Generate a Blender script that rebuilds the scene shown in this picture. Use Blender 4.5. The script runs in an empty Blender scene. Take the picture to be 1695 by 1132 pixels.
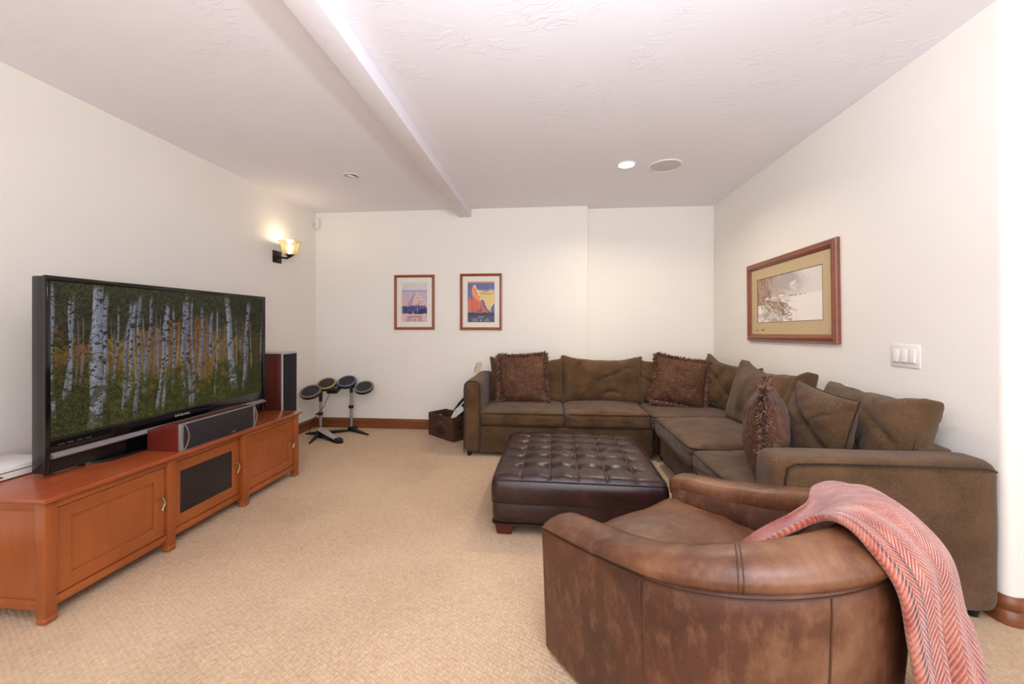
import bpy, bmesh, math, random
import numpy as np
from mathutils import Vector, Matrix, noise
random.seed(7); rng = np.random.default_rng(11)
sc = bpy.context.scene
COL = sc.collection

# ------------------------------------------------------------------ camera
PSI = math.atan(60.5/655.0)
cam_d = bpy.data.cameras.new('camera'); cam = bpy.data.objects.new('camera', cam_d); COL.objects.link(cam)
cam.location = (0, 0, 1.185); cam.rotation_euler = (math.radians(90), 0, PSI)
cam_d.sensor_fit = 'HORIZONTAL'; cam_d.sensor_width = 36.0; cam_d.lens = 655.0/1695*36
cam_d.shift_y = -(566-538.5)/1695.0; cam_d.clip_start = 0.02
sc.camera = cam
# ------------------------------------------------------------------ world, lights, exposure
w = bpy.data.worlds.new('world'); sc.world = w; w.use_nodes = True
w.node_tree.nodes['Background'].inputs[0].default_value = (0.90, 0.95, 1.0, 1)
w.node_tree.nodes['Background'].inputs[1].default_value = 0.98
def area(name, loc, rot, sx, sy, power, col, spread=180):
    l = bpy.data.lights.new(name, 'AREA'); l.shape = 'RECTANGLE'; l.size = sx; l.size_y = sy
    l.energy = power; l.color = col; l.spread = math.radians(spread)
    o = bpy.data.objects.new(name, l); COL.objects.link(o); o.location = loc; o.rotation_euler = rot
    return o
# flash bounced off the ceiling beside the camera
area('bounce_flash', (0.22, 0.0, 1.93), (math.radians(180-15), 0, 0), 0.22, 0.22, 72, (0.74, 0.87, 1.0))
# added broad upward fill behind the camera, brightens the rear ceiling
area('ceiling_fill', (0.2, -0.6, 1.1), (math.radians(180-14), 0, 0), 1.2, 1.0, 38, (0.90, 0.95, 1.0))
# added soft fill panel in the open side behind the camera
area('rear_fill', (0.4, -1.3, 1.5), (math.radians(88), 0, 0), 3.6, 1.8, 58, (1.0, 0.98, 0.955))
vs = sc.view_settings
sc.display_settings.display_device = 'sRGB'
vs.view_transform = 'Standard'; vs.look = 'None'; vs.gamma = 1.0; vs.use_curve_mapping = False; vs.exposure = 0.0
sc.cycles.max_bounces = 8; sc.cycles.diffuse_bounces = 5; sc.cycles.caustics_reflective = False; sc.cycles.caustics_refractive = False
sc.cycles.use_denoising = True

# ------------------------------------------------------------------ materials
def lin(c):
    return tuple(((x/255.0)/12.92 if x/255.0 <= 0.04045 else ((x/255.0+0.055)/1.055)**2.4) for x in c) + (1.0,)
class NT:
    def __init__(s, name):
        s.m = bpy.data.materials.new(name); s.m.use_nodes = True; s.t = s.m.node_tree
        s.b = s.t.nodes['Principled BSDF']
    def n(s, typ, **kw):
        nd = s.t.nodes.new(typ)
        for k, v in kw.items():
            if k in nd.inputs.keys(): nd.inputs[k].default_value = v
            else: setattr(nd, k, v)
        return nd
    def l(s, a, b): s.t.links.new(a, b)
    def coord(s, kind='Object'):
        return s.n('ShaderNodeTexCoord').outputs[kind]
    def mapping(s, src, scale=(1, 1, 1), rot=(0, 0, 0)):
        m = s.n('ShaderNodeMapping'); m.inputs['Scale'].default_value = scale; m.inputs['Rotation'].default_value = rot
        s.l(src, m.inputs['Vector']); return m.outputs[0]
    def noise(s, vec, scale, detail=4, rough=0.5, dist=0.0):
        n = s.n('ShaderNodeTexNoise'); n.inputs['Scale'].default_value = scale; n.inputs['Detail'].default_value = detail
        n.inputs['Roughness'].default_value = rough; n.inputs['Distortion'].default_value = dist
        s.l(vec, n.inputs['Vector']); return n.outputs['Fac']
    def ramp(s, fac, stops):
        r = s.n('ShaderNodeValToRGB'); e = r.color_ramp.elements
        e[0].position, e[0].color = stops[0]; e[1].position, e[1].color = stops[-1]
        for p, c in stops[1:-1]:
            x = e.new(p); x.color = c
        s.l(fac, r.inputs[0]); return r.outputs[0]
    def math(s, op, a, b=None, c=None):
        m = s.n('ShaderNodeMath', operation=op)
        for i, x in enumerate((a, b, c)):
            if x is None: continue
            if isinstance(x, (int, float)): m.inputs[i].default_value = x
            else: s.l(x, m.inputs[i])
        return m.outputs[0]
    def mix(s, fac, a, b):
        m = s.n('ShaderNodeMix', data_type='RGBA')
        for i, x in ((0, fac), (6, a), (7, b)):
            if isinstance(x, (int, float)): m.inputs[i].default_value = x
            elif isinstance(x, tuple): m.inputs[i].default_value = x
            else: s.l(x, m.inputs[i])
        return m.outputs[2]
    def bump(s, h, strength=0.3, dist=0.01, prev=None):
        b = s.n('ShaderNodeBump'); b.inputs['Strength'].default_value = strength; b.inputs['Distance'].default_value = dist
        s.l(h, b.inputs['Height'])
        if prev is not None: s.l(prev, b.inputs['Normal'])
        s.l(b.outputs[0], s.b.inputs['Normal']); return b.outputs[0]
    def base(s, c):
        if isinstance(c, tuple): s.b.inputs['Base Color'].default_value = c
        else: s.l(c, s.b.inputs['Base Color'])
    def p(s, **kw):
        for k, v in kw.items():
            k = k.replace('_', ' ').replace('IOR Level', 'IOR Level')
            s.b.inputs[k].default_value = v

def plain(name, rgb, rough=0.5, metal=0.0, var=0.04, spec=0.5):
    t = NT(name); c = lin(rgb)
    f = t.noise(t.coord(), 14, 3)
    dk = tuple(x*(1-var*2) for x in c[:3]) + (1,)
    t.base(t.ramp(f, [(0.3, dk), (0.7, c)]))
    t.b.inputs['Roughness'].default_value = rough; t.b.inputs['Metallic'].default_value = metal
    t.b.inputs['Specular IOR Level'].default_value = spec
    return t.m
def plaster(name, rgb, strength):
    t = NT(name); c = lin(rgb); co = t.coord()
    t.base(t.ramp(t.noise(co, 1.3, 3), [(0.3, tuple(x*0.975 for x in c[:3])+(1,)), (0.7, c)]))
    # skip-trowel: stretched blotches whose rims catch the light
    v1 = t.mapping(co, (1.0, 1.9, 1.9), (0, 0, 0.5))
    a = t.noise(v1, 7.5, 7, 0.6, 1.8)
    a = t.ramp(a, [(0.50, (0, 0, 0, 1)), (0.56, (1, 1, 1, 1))])
    b = t.noise(co, 3.0, 3, 0.5, 0.8)
    msk = t.ramp(b, [(0.50, (0, 0, 0, 1)), (0.62, (1, 1, 1, 1))])
    h = t.math('MULTIPLY', a, msk)
    h2 = t.math('ADD', h, t.math('MULTIPLY', t.noise(co, 2.5, 4), 1.4))
    t.bump(h2, strength, 0.004)
    t.p(Roughness=0.75); t.b.inputs['Specular IOR Level'].default_value = 0.25
    return t.m
def wood(name, c1, c2, axis='y', rough=0.32, scale=1.0, coat=0.25):
    t = NT(name); co = t.coord('Object')
    sc_ = {'x': (1.0, 9, 9), 'y': (9, 1.0, 9), 'z': (9, 9, 1.0)}[axis]
    v = t.mapping(co, tuple(k*scale for k in sc_))
    f = t.noise(v, 2.2, 6, 0.6, 0.9)
    f2 = t.noise(co, 2.4, 3)
    ff = t.math('ADD', t.math('MULTIPLY', f, 0.42), t.math('MULTIPLY', f2, 0.58))
    t.base(t.ramp(ff, [(0.30, lin(c1)), (0.70, lin(c2))]))
    t.b.inputs['Roughness'].default_value = rough; t.b.inputs['Coat Weight'].default_value = coat
    t.b.inputs['Coat Roughness'].default_value = 0.18
    t.bump(f, 0.06, 0.002)
    return t.m
def fabric(name, c1, c2, weave=850, rib=True, rough=0.95):
    t = NT(name); co = t.coord('Object')
    big = t.noise(co, 5, 4, 0.6)
    # fine basket weave: product of two sines in object space
    sep = t.n('ShaderNodeSeparateXYZ'); t.l(co, sep.inputs[0])
    sx = t.math('SINE', t.math('MULTIPLY', t.math('ADD', sep.outputs[0], sep.outputs[1]), weave))
    sz = t.math('SINE', t.math('MULTIPLY', t.math('ADD', sep.outputs[2], t.math('MULTIPLY', sep.outputs[1], 0.35)), weave*1.2))
    wv = t.math('MULTIPLY', sx, sz)
    fine = t.noise(co, 160, 2)
    f = t.math('ADD', t.math('MULTIPLY', big, 0.55), t.math('ADD', t.math('MULTIPLY', wv, 0.09), t.math('MULTIPLY', fine, 0.35)))
    t.base(t.ramp(f, [(0.30, lin(c1)), (0.62, lin(c2))]))
    h = t.math('ADD', t.math('MULTIPLY', wv, 0.6), fine)
    n1 = t.bump(h, 0.45, 0.002)
    t.b.inputs['Roughness'].default_value = rough; t.b.inputs['Sheen Weight'].default_value = 0.15
    t.b.inputs['Specular IOR Level'].default_value = 0.15
    return t.m
def leather(name, dark, mid, light, rough, wear=0.5, scale=3.2, coat=0.0):
    t = NT(name); co = t.coord('Object')
    a = t.noise(co, scale, 6, 0.62, 0.6)
    c = t.ramp(a, [(0.30, lin(dark)), (0.52, lin(mid)), (0.75, lin(light))])
    sp = t.noise(t.mapping(co, (1, 1, 0.45)), scale*9, 5, 0.7)
    c = t.mix(t.math('MULTIPLY', t.ramp(sp, [(0.48, (0, 0, 0, 1)), (0.68, (1, 1, 1, 1))]), wear), c, lin(light))
    # pale scratches
    sc1 = t.noise(t.mapping(co, (1.5, 16, 4), (0.5, 0.7, 0.4)), 2.6, 2, 0.4, 1.2)
    lines = t.ramp(sc1, [(0.0, (0, 0, 0, 1)), (0.495, (0, 0, 0, 1)), (0.5, (1, 1, 1, 1)), (0.505, (0, 0, 0, 1)), (1.0, (0, 0, 0, 1))])
    c = t.mix(t.math('MULTIPLY', lines, wear*0.35), c, lin(light))
    t.base(c)
    vor = t.n('ShaderNodeTexVoronoi', feature='DISTANCE_TO_EDGE'); vor.inputs['Scale'].default_value = 190; t.l(co, vor.inputs['Vector'])
    g = t.math('MINIMUM', vor.outputs['Distance'], 0.12)
    n1 = t.bump(g, 0.25, 0.004)
    t.bump(t.noise(co, 7, 4, 0.5), 0.35, 0.012, n1)
    rr = t.n('ShaderNodeMapRange'); t.l(a, rr.inputs[0]); rr.inputs[3].default_value = rough-0.06; rr.inputs[4].default_value = rough+0.10
    t.l(rr.outputs[0], t.b.inputs['Roughness']); t.b.inputs['Coat Weight'].default_value = coat; t.b.inputs['Coat Roughness'].default_value = 0.2
    return t.m
def carpet():
    t = NT('carpet_loop'); co = t.coord('Object')
    f = t.noise(co, 1.1, 4, 0.6); sp = t.noise(co, 55, 3, 0.7)
    vor = t.n('ShaderNodeTexVoronoi'); vor.inputs['Scale'].default_value = 75; vor.inputs['Randomness'].default_value = 0.35
    t.l(t.mapping(co, (1, 0.8, 1), (0, 0, 0.4)), vor.inputs['Vector'])
    k = t.math('ADD', t.math('MULTIPLY', f, 0.45), t.math('ADD', t.math('MULTIPLY', sp, 0.35), t.math('MULTIPLY', vor.outputs['Distance'], -0.22)))
    t.base(t.ramp(k, [(0.18, lin((184, 154, 124))), (0.46, lin((216, 187, 154)))]))
    n1 = t.bump(t.math('MULTIPLY', vor.outputs['Distance'], -1.0), 0.8, 0.006)
    t.bump(sp, 0.3, 0.004, n1)
    t.b.inputs['Roughness'].default_value = 1.0; t.b.inputs['Specular IOR Level'].default_value = 0.1
    t.b.inputs['Sheen Weight'].default_value = 0.1
    return t.m
def brocade():
    t = NT('brocade_red_gold'); co = t.coord('Object')
    a = t.noise(co, 7, 3, 0.5, 1.0); v = t.n('ShaderNodeTexVoronoi', feature='F1'); v.inputs['Scale'].default_value = 16
    t.l(co, v.inputs['Vector'])
    wv = t.n('ShaderNodeTexWave', wave_type='RINGS'); wv.inputs['Scale'].default_value = 7; wv.inputs['Distortion'].default_value = 12; wv.inputs['Detail'].default_value = 3
    wv.inputs['Detail Scale'].default_value = 2.5
    t.l(co, wv.inputs['Vector'])
    c = t.ramp(a, [(0.36, lin((48, 27, 14))), (0.46, lin((84, 38, 22))), (0.54, lin((66, 42, 20))), (0.66, lin((98, 56, 42)))])
    m = t.ramp(wv.outputs['Fac'], [(0.40, (0, 0, 0, 1)), (0.52, (0.95, 0.95, 0.95, 1)), (0.66, (0, 0, 0, 1))])
    c = t.mix(m, c, lin((140, 106, 62)))
    m2 = t.ramp(v.outputs['Distance'], [(0.10, (0.7, 0.7, 0.7, 1)), (0.25, (0, 0, 0, 1))])
    c = t.mix(m2, c, lin((92, 26, 22)))
    t.base(c); t.bump(t.math('ADD', wv.outputs['Fac'], t.noise(co, 120, 2)), 0.35, 0.003)
    t.p(Roughness=0.8); t.b.inputs['Sheen Weight'].default_value = 0.05
    return t.m
def herring():
    t = NT('herringbone_wool'); uv = t.coord('UV'); sep = t.n('ShaderNodeSeparateXYZ'); t.l(uv, sep.inputs[0])
    U, V = sep.outputs[0], sep.outputs[1]
    tri = t.math('PINGPONG', t.math('MULTIPLY', U, 22.0), 1.0)
    ph = t.math('ADD', t.math('MULTIPLY', V, 190.0), t.math('MULTIPLY', tri, 5.0))
    s = t.math('SINE', t.math('MULTIPLY', ph, 3.14159))
    co = t.coord('Object')
    nz = t.noise(co, 14, 4, 0.65); fz = t.noise(co, 220, 2)
    f = t.math('ADD', t.math('MULTIPLY', s, 0.06), t.math('ADD', t.math('MULTIPLY', nz, 0.75), t.math('MULTIPLY', fz, 0.3)))
    c = t.ramp(f, [(0.26, lin((116, 44, 34))), (0.50, lin((160, 78, 60))), (0.78, lin((200, 136, 112)))])
    ln = t.math('MINIMUM', t.math('ABSOLUTE', t.math('SUBTRACT', U, 0.085)), t.math('ABSOLUTE', t.math('SUBTRACT', U, 0.035)))
    c = t.mix(t.ramp(ln, [(0.003, (0.75, 0.75, 0.75, 1)), (0.009, (0, 0, 0, 1))]), c, lin((62, 26, 36)))
    t.base(c); t.bump(t.math('ADD', s, fz), 0.55, 0.003)
    t.p(Roughness=1.0); t.b.inputs['Sheen Weight'].default_value = 0.5; t.b.inputs['Specular IOR Level'].default_value = 0.1
    return t.m
def pixmat(name, arr, emit=0.0, rough=0.6, gloss=False):
    """arr: HxWx3 sRGB floats painted in this script, top row first"""
    H, W, _ = arr.shape
    im = bpy.data.images.new(name, W, H); im.colorspace_settings.name = 'sRGB'
    a = np.ones((H, W, 4), np.float32); a[..., :3] = np.clip(arr, 0, 1)[::-1]
    im.pixels.foreach_set(a.ravel()); im.update(); im.pack()
    t = NT(name); tx = t.n('ShaderNodeTexImage'); tx.image = im; tx.interpolation = 'Cubic'
    t.l(t.coord('UV'), tx.inputs[0])
    if emit:
        t.b.inputs['Base Color'].default_value = (0.006, 0.006, 0.007, 1)
        t.l(tx.outputs[0], t.b.inputs['Emission Color']); t.b.inputs['Emission Strength'].default_value = emit
        t.b.inputs['Roughness'].default_value = 0.3; t.b.inputs['Specular IOR Level'].default_value = 0.05
    else:
        t.l(tx.outputs[0], t.b.inputs['Base Color']); t.b.inputs['Roughness'].default_value = rough
    return t.m
def emis(name, rgb, k):
    t = NT(name); t.b.inputs['Emission Color'].default_value = rgb; t.b.inputs['Emission Strength'].default_value = k
    t.b.inputs['Base Color'].default_value = (0.8, 0.8, 0.8, 1); return t.m

M = dict(
    wall=plaster('wall_paint', (241, 235, 227), 0.16), ceil=plaster('ceiling_plaster', (242, 238, 244), 0.34),
    carpet=carpet(),
    trim=wood('baseboard_wood', (104, 56, 28), (142, 82, 46), 'x', 0.4), trimy=wood('baseboard_wood_y', (104, 56, 28), (142, 82, 46), 'y', 0.4),
    cherry=wood('console_cherry', (134, 66, 26), (168, 90, 40), 'y', 0.34), cherryz=wood('console_cherry_upright', (134, 66, 26), (168, 90, 40), 'z', 0.34),
    cherrytop=wood('console_top_cherry', (138, 60, 28), (172, 84, 42), 'y', 0.22, 1, 0.5),
    dcherry=wood('speaker_cherry', (78, 18, 12), (112, 34, 20), 'z', 0.3, 1, 0.4),
    dcherry2=wood('speaker_cherry_dark', (62, 20, 12), (92, 34, 20), 'z', 0.35, 1, 0.2),
    frame=wood('frame_wood', (112, 58, 36), (150, 84, 56), 'y', 0.35), pframe=wood('poster_frame_wood', (128, 62, 30), (170, 92, 52), 'z', 0.3),
    sofa=fabric('sofa_chenille', (66, 46, 29), (111, 83, 57)), piping=fabric('sofa_piping', (38, 28, 19), (60, 45, 32)),
    darkfoot=plain('sofa_foot', (28, 20, 16), 0.4), lining=plain('dark_lining', (22, 18, 16), 0.9),
    club=leather('club_leather', (54, 29, 18), (84, 46, 29), (132, 92, 66), 0.42, 0.5, 2.6),
    clubroll=leather('club_leather_roll', (66, 36, 23), (100, 60, 39), (146, 102, 70), 0.34, 0.35, 3.0),
    clubseam=plain('leather_welt', (78, 46, 30), 0.5),
    ott=leather('ottoman_leather', (32, 15, 14), (49, 25, 22), (74, 46, 39), 0.30, 0.10, 4.0, 0.0),
    ottwelt=plain('ottoman_welt', (50, 31, 32), 0.28), ottfoot=wood('ottoman_foot', (64, 22, 14), (96, 38, 24), 'z', 0.3),
    brocade=brocade(), fringe=plain('fringe_yarn', (142, 104, 82), 0.9, 0, 0.2), fringed=plain('fringe_yarn_dark', (88, 52, 36), 0.9, 0, 0.3),
    throw=herring(),
    black=plain('black_gloss', (14, 13, 14), 0.12), blackm=plain('black_matte', (20, 19, 20), 0.55), bezel=plain('brown_black_bezel', (30, 24, 24), 0.15),
    silver=plain('silver_trim', (176, 170, 174), 0.3, 0.75), silverp=plain('silver_plastic', (190, 184, 186), 0.35, 0.3), chrome=plain('nickel', (200, 196, 190), 0.22, 1.0),
    grille=plain('speaker_cloth', (30, 26, 31), 0.8), grille2=plain('speaker_cloth_blue', (17, 17, 24), 0.8), smoked=plain('smoked_glass', (24, 22, 28), 0.1),
    white=plain('white_plastic', (238, 234, 228), 0.35, 0, 0.01), white2=plain('white_enamel', (235, 230, 226), 0.5, 0, 0.01),
    pole=plain('drum_tube', (170, 166, 172), 0.3, 0.6), ink=plain('letter_silver', (190, 188, 190), 0.4),
    mat=plain('mat_board', (232, 226, 216), 0.9, 0, 0.01), matb=plain('mat_board_tan', (200, 178, 140), 0.9, 0, 0.02), bevelw=plain('mat_inner_line', (120, 96, 70), 0.8),
    bronze=plain('oil_rubbed_bronze', (46, 34, 34), 0.35, 0.6), orange=plain('orange_mark', (220, 130, 60), 0.6),
    crate=wood('crate_wood', (44, 25, 17), (88, 52, 34), 'x', 0.75, 1, 0), cratei=wood('crate_wood_inner', (84, 44, 26), (120, 68, 40), 'x', 0.75, 1, 0),
    maple=wood('maple_headstock', (196, 168, 130), (222, 200, 164), 'z', 0.4, 1, 0.2),
    stamp=plain('faded_black_stamp', (38, 26, 24), 0.85), print=plain('faded_print', (126, 88, 60), 0.85),
    red=plain('ring_red', (132, 100, 102), 0.4), yellow=plain('ring_yellow', (176, 164, 74), 0.4), blue=plain('ring_blue', (88, 104, 150), 0.4), green=plain('ring_green', (104, 118, 108), 0.4),
    rubber=plain('pad_rubber', (46, 42, 46), 0.7), drumdark=plain('drum_plastic', (22, 20, 22), 0.35),
    felt=plain('cable', (30, 28, 30), 0.6),
)
def glass_shade():
    t = NT('amber_glass_shade'); t.b.inputs['Base Color'].default_value = lin((250, 238, 206)); t.b.inputs['Roughness'].default_value = 0.5
    t.b.inputs['Transmission Weight'].default_value = 0.75; t.b.inputs['IOR'].default_value = 1.1
    return t.m
M['shade'] = glass_shade()

# ------------------------------------------------------------------ mesh helpers
ORG = {}
def tag(o, label=None, cat=None, group=None, kind=None):
    if label: o['label'] = label
    if cat: o['category'] = cat
    if group: o['group'] = group
    if kind: o['kind'] = kind
    return o
def empty(name, loc, label, cat, group=None):
    o = bpy.data.objects.new(name, None); COL.objects.link(o); o.location = loc; o.empty_display_size = 0.1
    ORG[o] = Vector(loc); return tag(o, label, cat, group)
def link(name, me, mat, parent=None, smooth=True, ang=40):
    """mesh with world coordinates -> object whose origin is the base centre"""
    n = len(me.vertices); a = np.empty(n*3, np.float32); me.vertices.foreach_get('co', a); a = a.reshape(-1, 3)
    lo, hi = a.min(0), a.max(0); org = Vector(((lo[0]+hi[0])/2, (lo[1]+hi[1])/2, lo[2]))
    a -= np.array(org, np.float32); me.vertices.foreach_set('co', a.ravel())
    if mat is not None:
        for m in (mat if isinstance(mat, (list, tuple)) else [mat]): me.materials.append(m)
    if smooth:
        me.shade_smooth()
        try: me.set_sharp_from_angle(angle=math.radians(ang))
        except Exception: pass
    me.update()
    o = bpy.data.objects.new(name, me); COL.objects.link(o)
    if parent is not None:
        o.parent = parent; o.location = org-ORG[parent]
    else: o.location = org
    ORG[o] = org
    return o
class MB:
    def __init__(s): s.bm = bmesh.new()
    def box(s, x0, x1, y0, y1, z0, z1, bev=0.0, seg=1, T=None, mi=0):
        b = bmesh.new(); r = bmesh.ops.create_cube(b, size=1.0)
        for v in b.verts:
            v.co = Vector((x0+(v.co.x+.5)*(x1-x0), y0+(v.co.y+.5)*(y1-y0), z0+(v.co.z+.5)*(z1-z0)))
        if bev: bmesh.ops.bevel(b, geom=b.edges[:], offset=bev, segments=seg, affect='EDGES', profile=0.5)
        return s._merge(b, T, mi)
    def _merge(s, b, T=None, mi=0):
        if T is not None: b.transform(T)
        b.verts.index_update(); vs_ = [s.bm.verts.new(v.co) for v in b.verts]
        for f in b.faces:
            try:
                nf = s.bm.faces.new([vs_[v.index] for v in f.verts]); nf.material_index = mi
            except ValueError: pass
        b.free(); return s
    def cyl(s, p0, p1, r0, r1=None, seg=20, caps=True, mi=0):
        if r1 is None: r1 = r0
        p0, p1 = Vector(p0), Vector(p1); d = p1-p0
        b = bmesh.new(); bmesh.ops.create_cone(b, cap_ends=caps, segments=seg, radius1=r0, radius2=r1, depth=d.length)
        T = Matrix.Translation((p0+p1)/2) @ d.to_track_quat('Z', 'Y').to_matrix().to_4x4()
        return s._merge(b, T, mi)
    def lathe(s, prof, center=(0, 0, 0), T=None, seg=32, mi=0):
        b = bmesh.new(); rings = []
        for r, z in prof:
            if r < 1e-6: rings.append([b.verts.new((0, 0, z))])
            else: rings.append([b.verts.new((r*math.cos(2*math.pi*i/seg), r*math.sin(2*math.pi*i/seg), z)) for i in range(seg)])
        for A, B in zip(rings[:-1], rings[1:]):
            for i in range(seg):
                j = (i+1) % seg
                if len(A) == 1 and len(B) == 1: continue
                if len(A) == 1: b.faces.new((A[0], B[j], B[i]))
                elif len(B) == 1: b.faces.new((A[i], A[j], B[0]))
                else: b.faces.new((A[i], A[j], B[j], B[i]))
        bmesh.ops.recalc_face_normals(b, faces=b.faces[:])
        TT = Matrix.Translation(center)
        if T is not None: TT = TT @ T
        return s._merge(b, TT, mi)
    def prism(s, pts, d, mi=0, bev=0.0):
        """closed polygon of 3D points extruded by vector d"""
        b = bmesh.new(); d = Vector(d)
        A = [b.verts.new(Vector(p)) for p in pts]; B = [b.verts.new(Vector(p)+d) for p in pts]; n = len(A)
        b.faces.new(A); b.faces.new(B[::-1])
        for i in range(n): b.faces.new((A[i], B[i], B[(i+1) % n], A[(i+1) % n]))
        bmesh.ops.recalc_face_normals(b, faces=b.faces[:])
        if bev: bmesh.ops.bevel(b, geom=b.edges[:], offset=bev, segments=2, affect='EDGES')
        return s._merge(b, None, mi)
    def tube(s, pts, r, seg=8, closed=False, mi=0):
        P = [Vector(p) for p in pts]; n = len(P); b = bmesh.new(); rings = []; up = None
        for i, p in enumerate(P):
            a = P[(i-1) % n] if (closed or i) else P[0]; c = P[(i+1) % n] if (closed or i < n-1) else P[-1]
            t = (c-a); t = t.normalized() if t.length > 1e-9 else Vector((0, 0, 1))
            if up is None: up = Vector((0, 0, 1)) if abs(t.z) < 0.9 else Vector((1, 0, 0))
            x = up-t*up.dot(t); x = x.normalized() if x.length > 1e-6 else t.orthogonal().normalized()
            up = x; y = t.cross(x); rr = r(i/(n-1)) if callable(r) else r
            rings.append([b.verts.new(p+(x*math.cos(2*math.pi*k/seg)+y*math.sin(2*math.pi*k/seg))*rr) for k in range(seg)])
        m = n if closed else n-1
        for i in range(m):
            A, B = rings[i], rings[(i+1) % n]
            off = 0
            if closed and i == n-1:
                off = min(range(seg), key=lambda o: (A[0].co-B[o].co).length)
            for k in range(seg): b.faces.new((A[k], A[(k+1) % seg], B[(k+1+off) % seg], B[(k+off) % seg]))
        if not closed: b.faces.new(rings[0][::-1]); b.faces.new(rings[-1])
        return s._merge(b, None, mi)
    def grid(s, P, closed_u=False, mi=0, uv=False):
        n, m = len(P), len(P[0]); V = [[s.bm.verts.new(p) for p in row] for row in P]
        ul = s.bm.loops.layers.uv.verify() if uv else None
        for i in range(n if closed_u else n-1):
            for j in range(m-1):
                i2 = (i+1) % n
                f = s.bm.faces.new((V[i][j], V[i2][j], V[i2][j+1], V[i][j+1])); f.material_index = mi
                if uv:
                    for lp, (a, c) in zip(f.loops, ((i, j), (i+1, j), (i+1, j+1), (i, j+1))): lp[ul].uv = (a/(n-1), c/(m-1))
        return V
    def done(s, name, mat, parent=None, smooth=True, ang=40, recalc=False):
        if recalc: bmesh.ops.recalc_face_normals(s.bm, faces=s.bm.faces[:])
        me = bpy.data.meshes.new(name); s.bm.to_mesh(me); s.bm.free()
        return link(name, me, mat, parent, smooth, ang)
def bx(name, mat, parent, x0, x1, y0, y1, z0, z1, bev=0.002, seg=2, T=None):
    return MB().box(x0, x1, y0, y1, z0, z1, bev, seg, T).done(name, mat, parent, ang=35)
def struct(o): o['kind'] = 'structure'; return o

def rgrid(sx, sy, sz, r, n, fn, T=None, name='x', mat=None, parent=None, obj=True):
    """soft rounded box: centred at origin, base z=0; fn(p, unit)->p deforms; T world transform"""
    b = bmesh.new(); bmesh.ops.create_cube(b, size=2.0)
    cuts = n
    bmesh.ops.subdivide_edges(b, edges=b.edges[:], cuts=cuts, use_grid_fill=True)
    hx, hy, hz = sx/2, sy/2, sz/2
    for v in b.verts:
        u = v.co.copy()
        # concentrate samples near the edges
        q = Vector([math.copysign(abs(math.sin(c*math.pi/2))*0.45+abs(c)*0.55, c) for c in u])
        p = Vector((q.x*hx, q.y*hy, q.z*hz))
        inner = Vector((max(-hx+r, min(hx-r, p.x)), max(-hy+r, min(hy-r, p.y)), max(-hz+r, min(hz-r, p.z))))
        d = p-inner
        if d.length > 1e-9: p = inner+d.normalized()*r if d.length > r*0.0 and (abs(u.x) > .999 or abs(u.y) > .999 or abs(u.z) > .999) else p
        v.co = fn(p, u) if fn else p
        v.co.z += hz
    if T is not None: b.transform(T)
    me = bpy.data.meshes.new(name); b.to_mesh(me); b.free()
    return link(name, me, mat, parent, True, 180)
def crs(p, s, a, seed=0, st=(1, 1, 1)):
    """long creases along the zero lines of a noise field, fading in and out"""
    q = Vector((p[0]*s*st[0]+seed*5.1, p[1]*s*st[1]+seed*2.7, p[2]*s*st[2]-seed))
    c = max(0.0, 1-abs(noise.noise(q))*9); m_ = max(0.0, noise.noise(q*.7+Vector((9, 4, 2)))+.12)*2.2
    return -a*c*c*min(1, m_)
def nz(p, s, a, seed=0):
    return noise.noise(Vector((p[0]*s+seed*7.3, p[1]*s-seed*3.1, p[2]*s+seed))) * a

# ================================================================== ROOM SHELL
XL, XR, YB, YB2, H = -2.72, 1.805, 4.41, 4.53, 2.5
JX, YC = 0.425, 1.735          # jog in the back wall, outer corner of the right wall
XO, YF = 3.9, -2.0             # beyond the corner, open front edge
struct(bx('floor', M['carpet'], None, XL-.1, XO+.1, YF, YB2+.1, -.06, 0, 0))
struct(bx('ceiling', M['ceil'], None, XL-.1, XO+.1, YF, YB2+.1, H, H+.06, 0))
struct(bx('wall_left', M['wall'], None, XL-.1, XL, YF, YB, 0, H, 0))
struct(bx('wall_back', M['wall'], None, XL-.1, JX, YB, YB+.12, 0, H, 0))
struct(bx('wall_back_recess', M['wall'], None, JX, XR+.1, YB2, YB2+.1, 0, H, 0))
# right wall and its return share a bullnose corner
r = 0.035; pr = [(XR, YB2), (XR, YC+r)]
pr += [(XR+r-r*math.cos(a), YC+r-r*math.sin(a)) for a in [math.pi/2*k/8 for k in range(1, 9)]]
pr += [(XO, YC), (XO, YC+.12), (XR+.12, YC+.12), (XR+.12, YB2)]
struct(MB().prism([(x, y, 0) for x, y in pr], (0, 0, H)).done('wall_right', M['wall'], None, ang=25))
struct(bx('wall_far_right', M['wall'], None, XO, XO+.1, YF, YC, 0, H, 0))
# drywalled beam on the ceiling
struct(bx('ceiling_beam', M['ceil'], None, -1.0, -.868, YF, YB, H-.093, H, .006))
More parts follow.
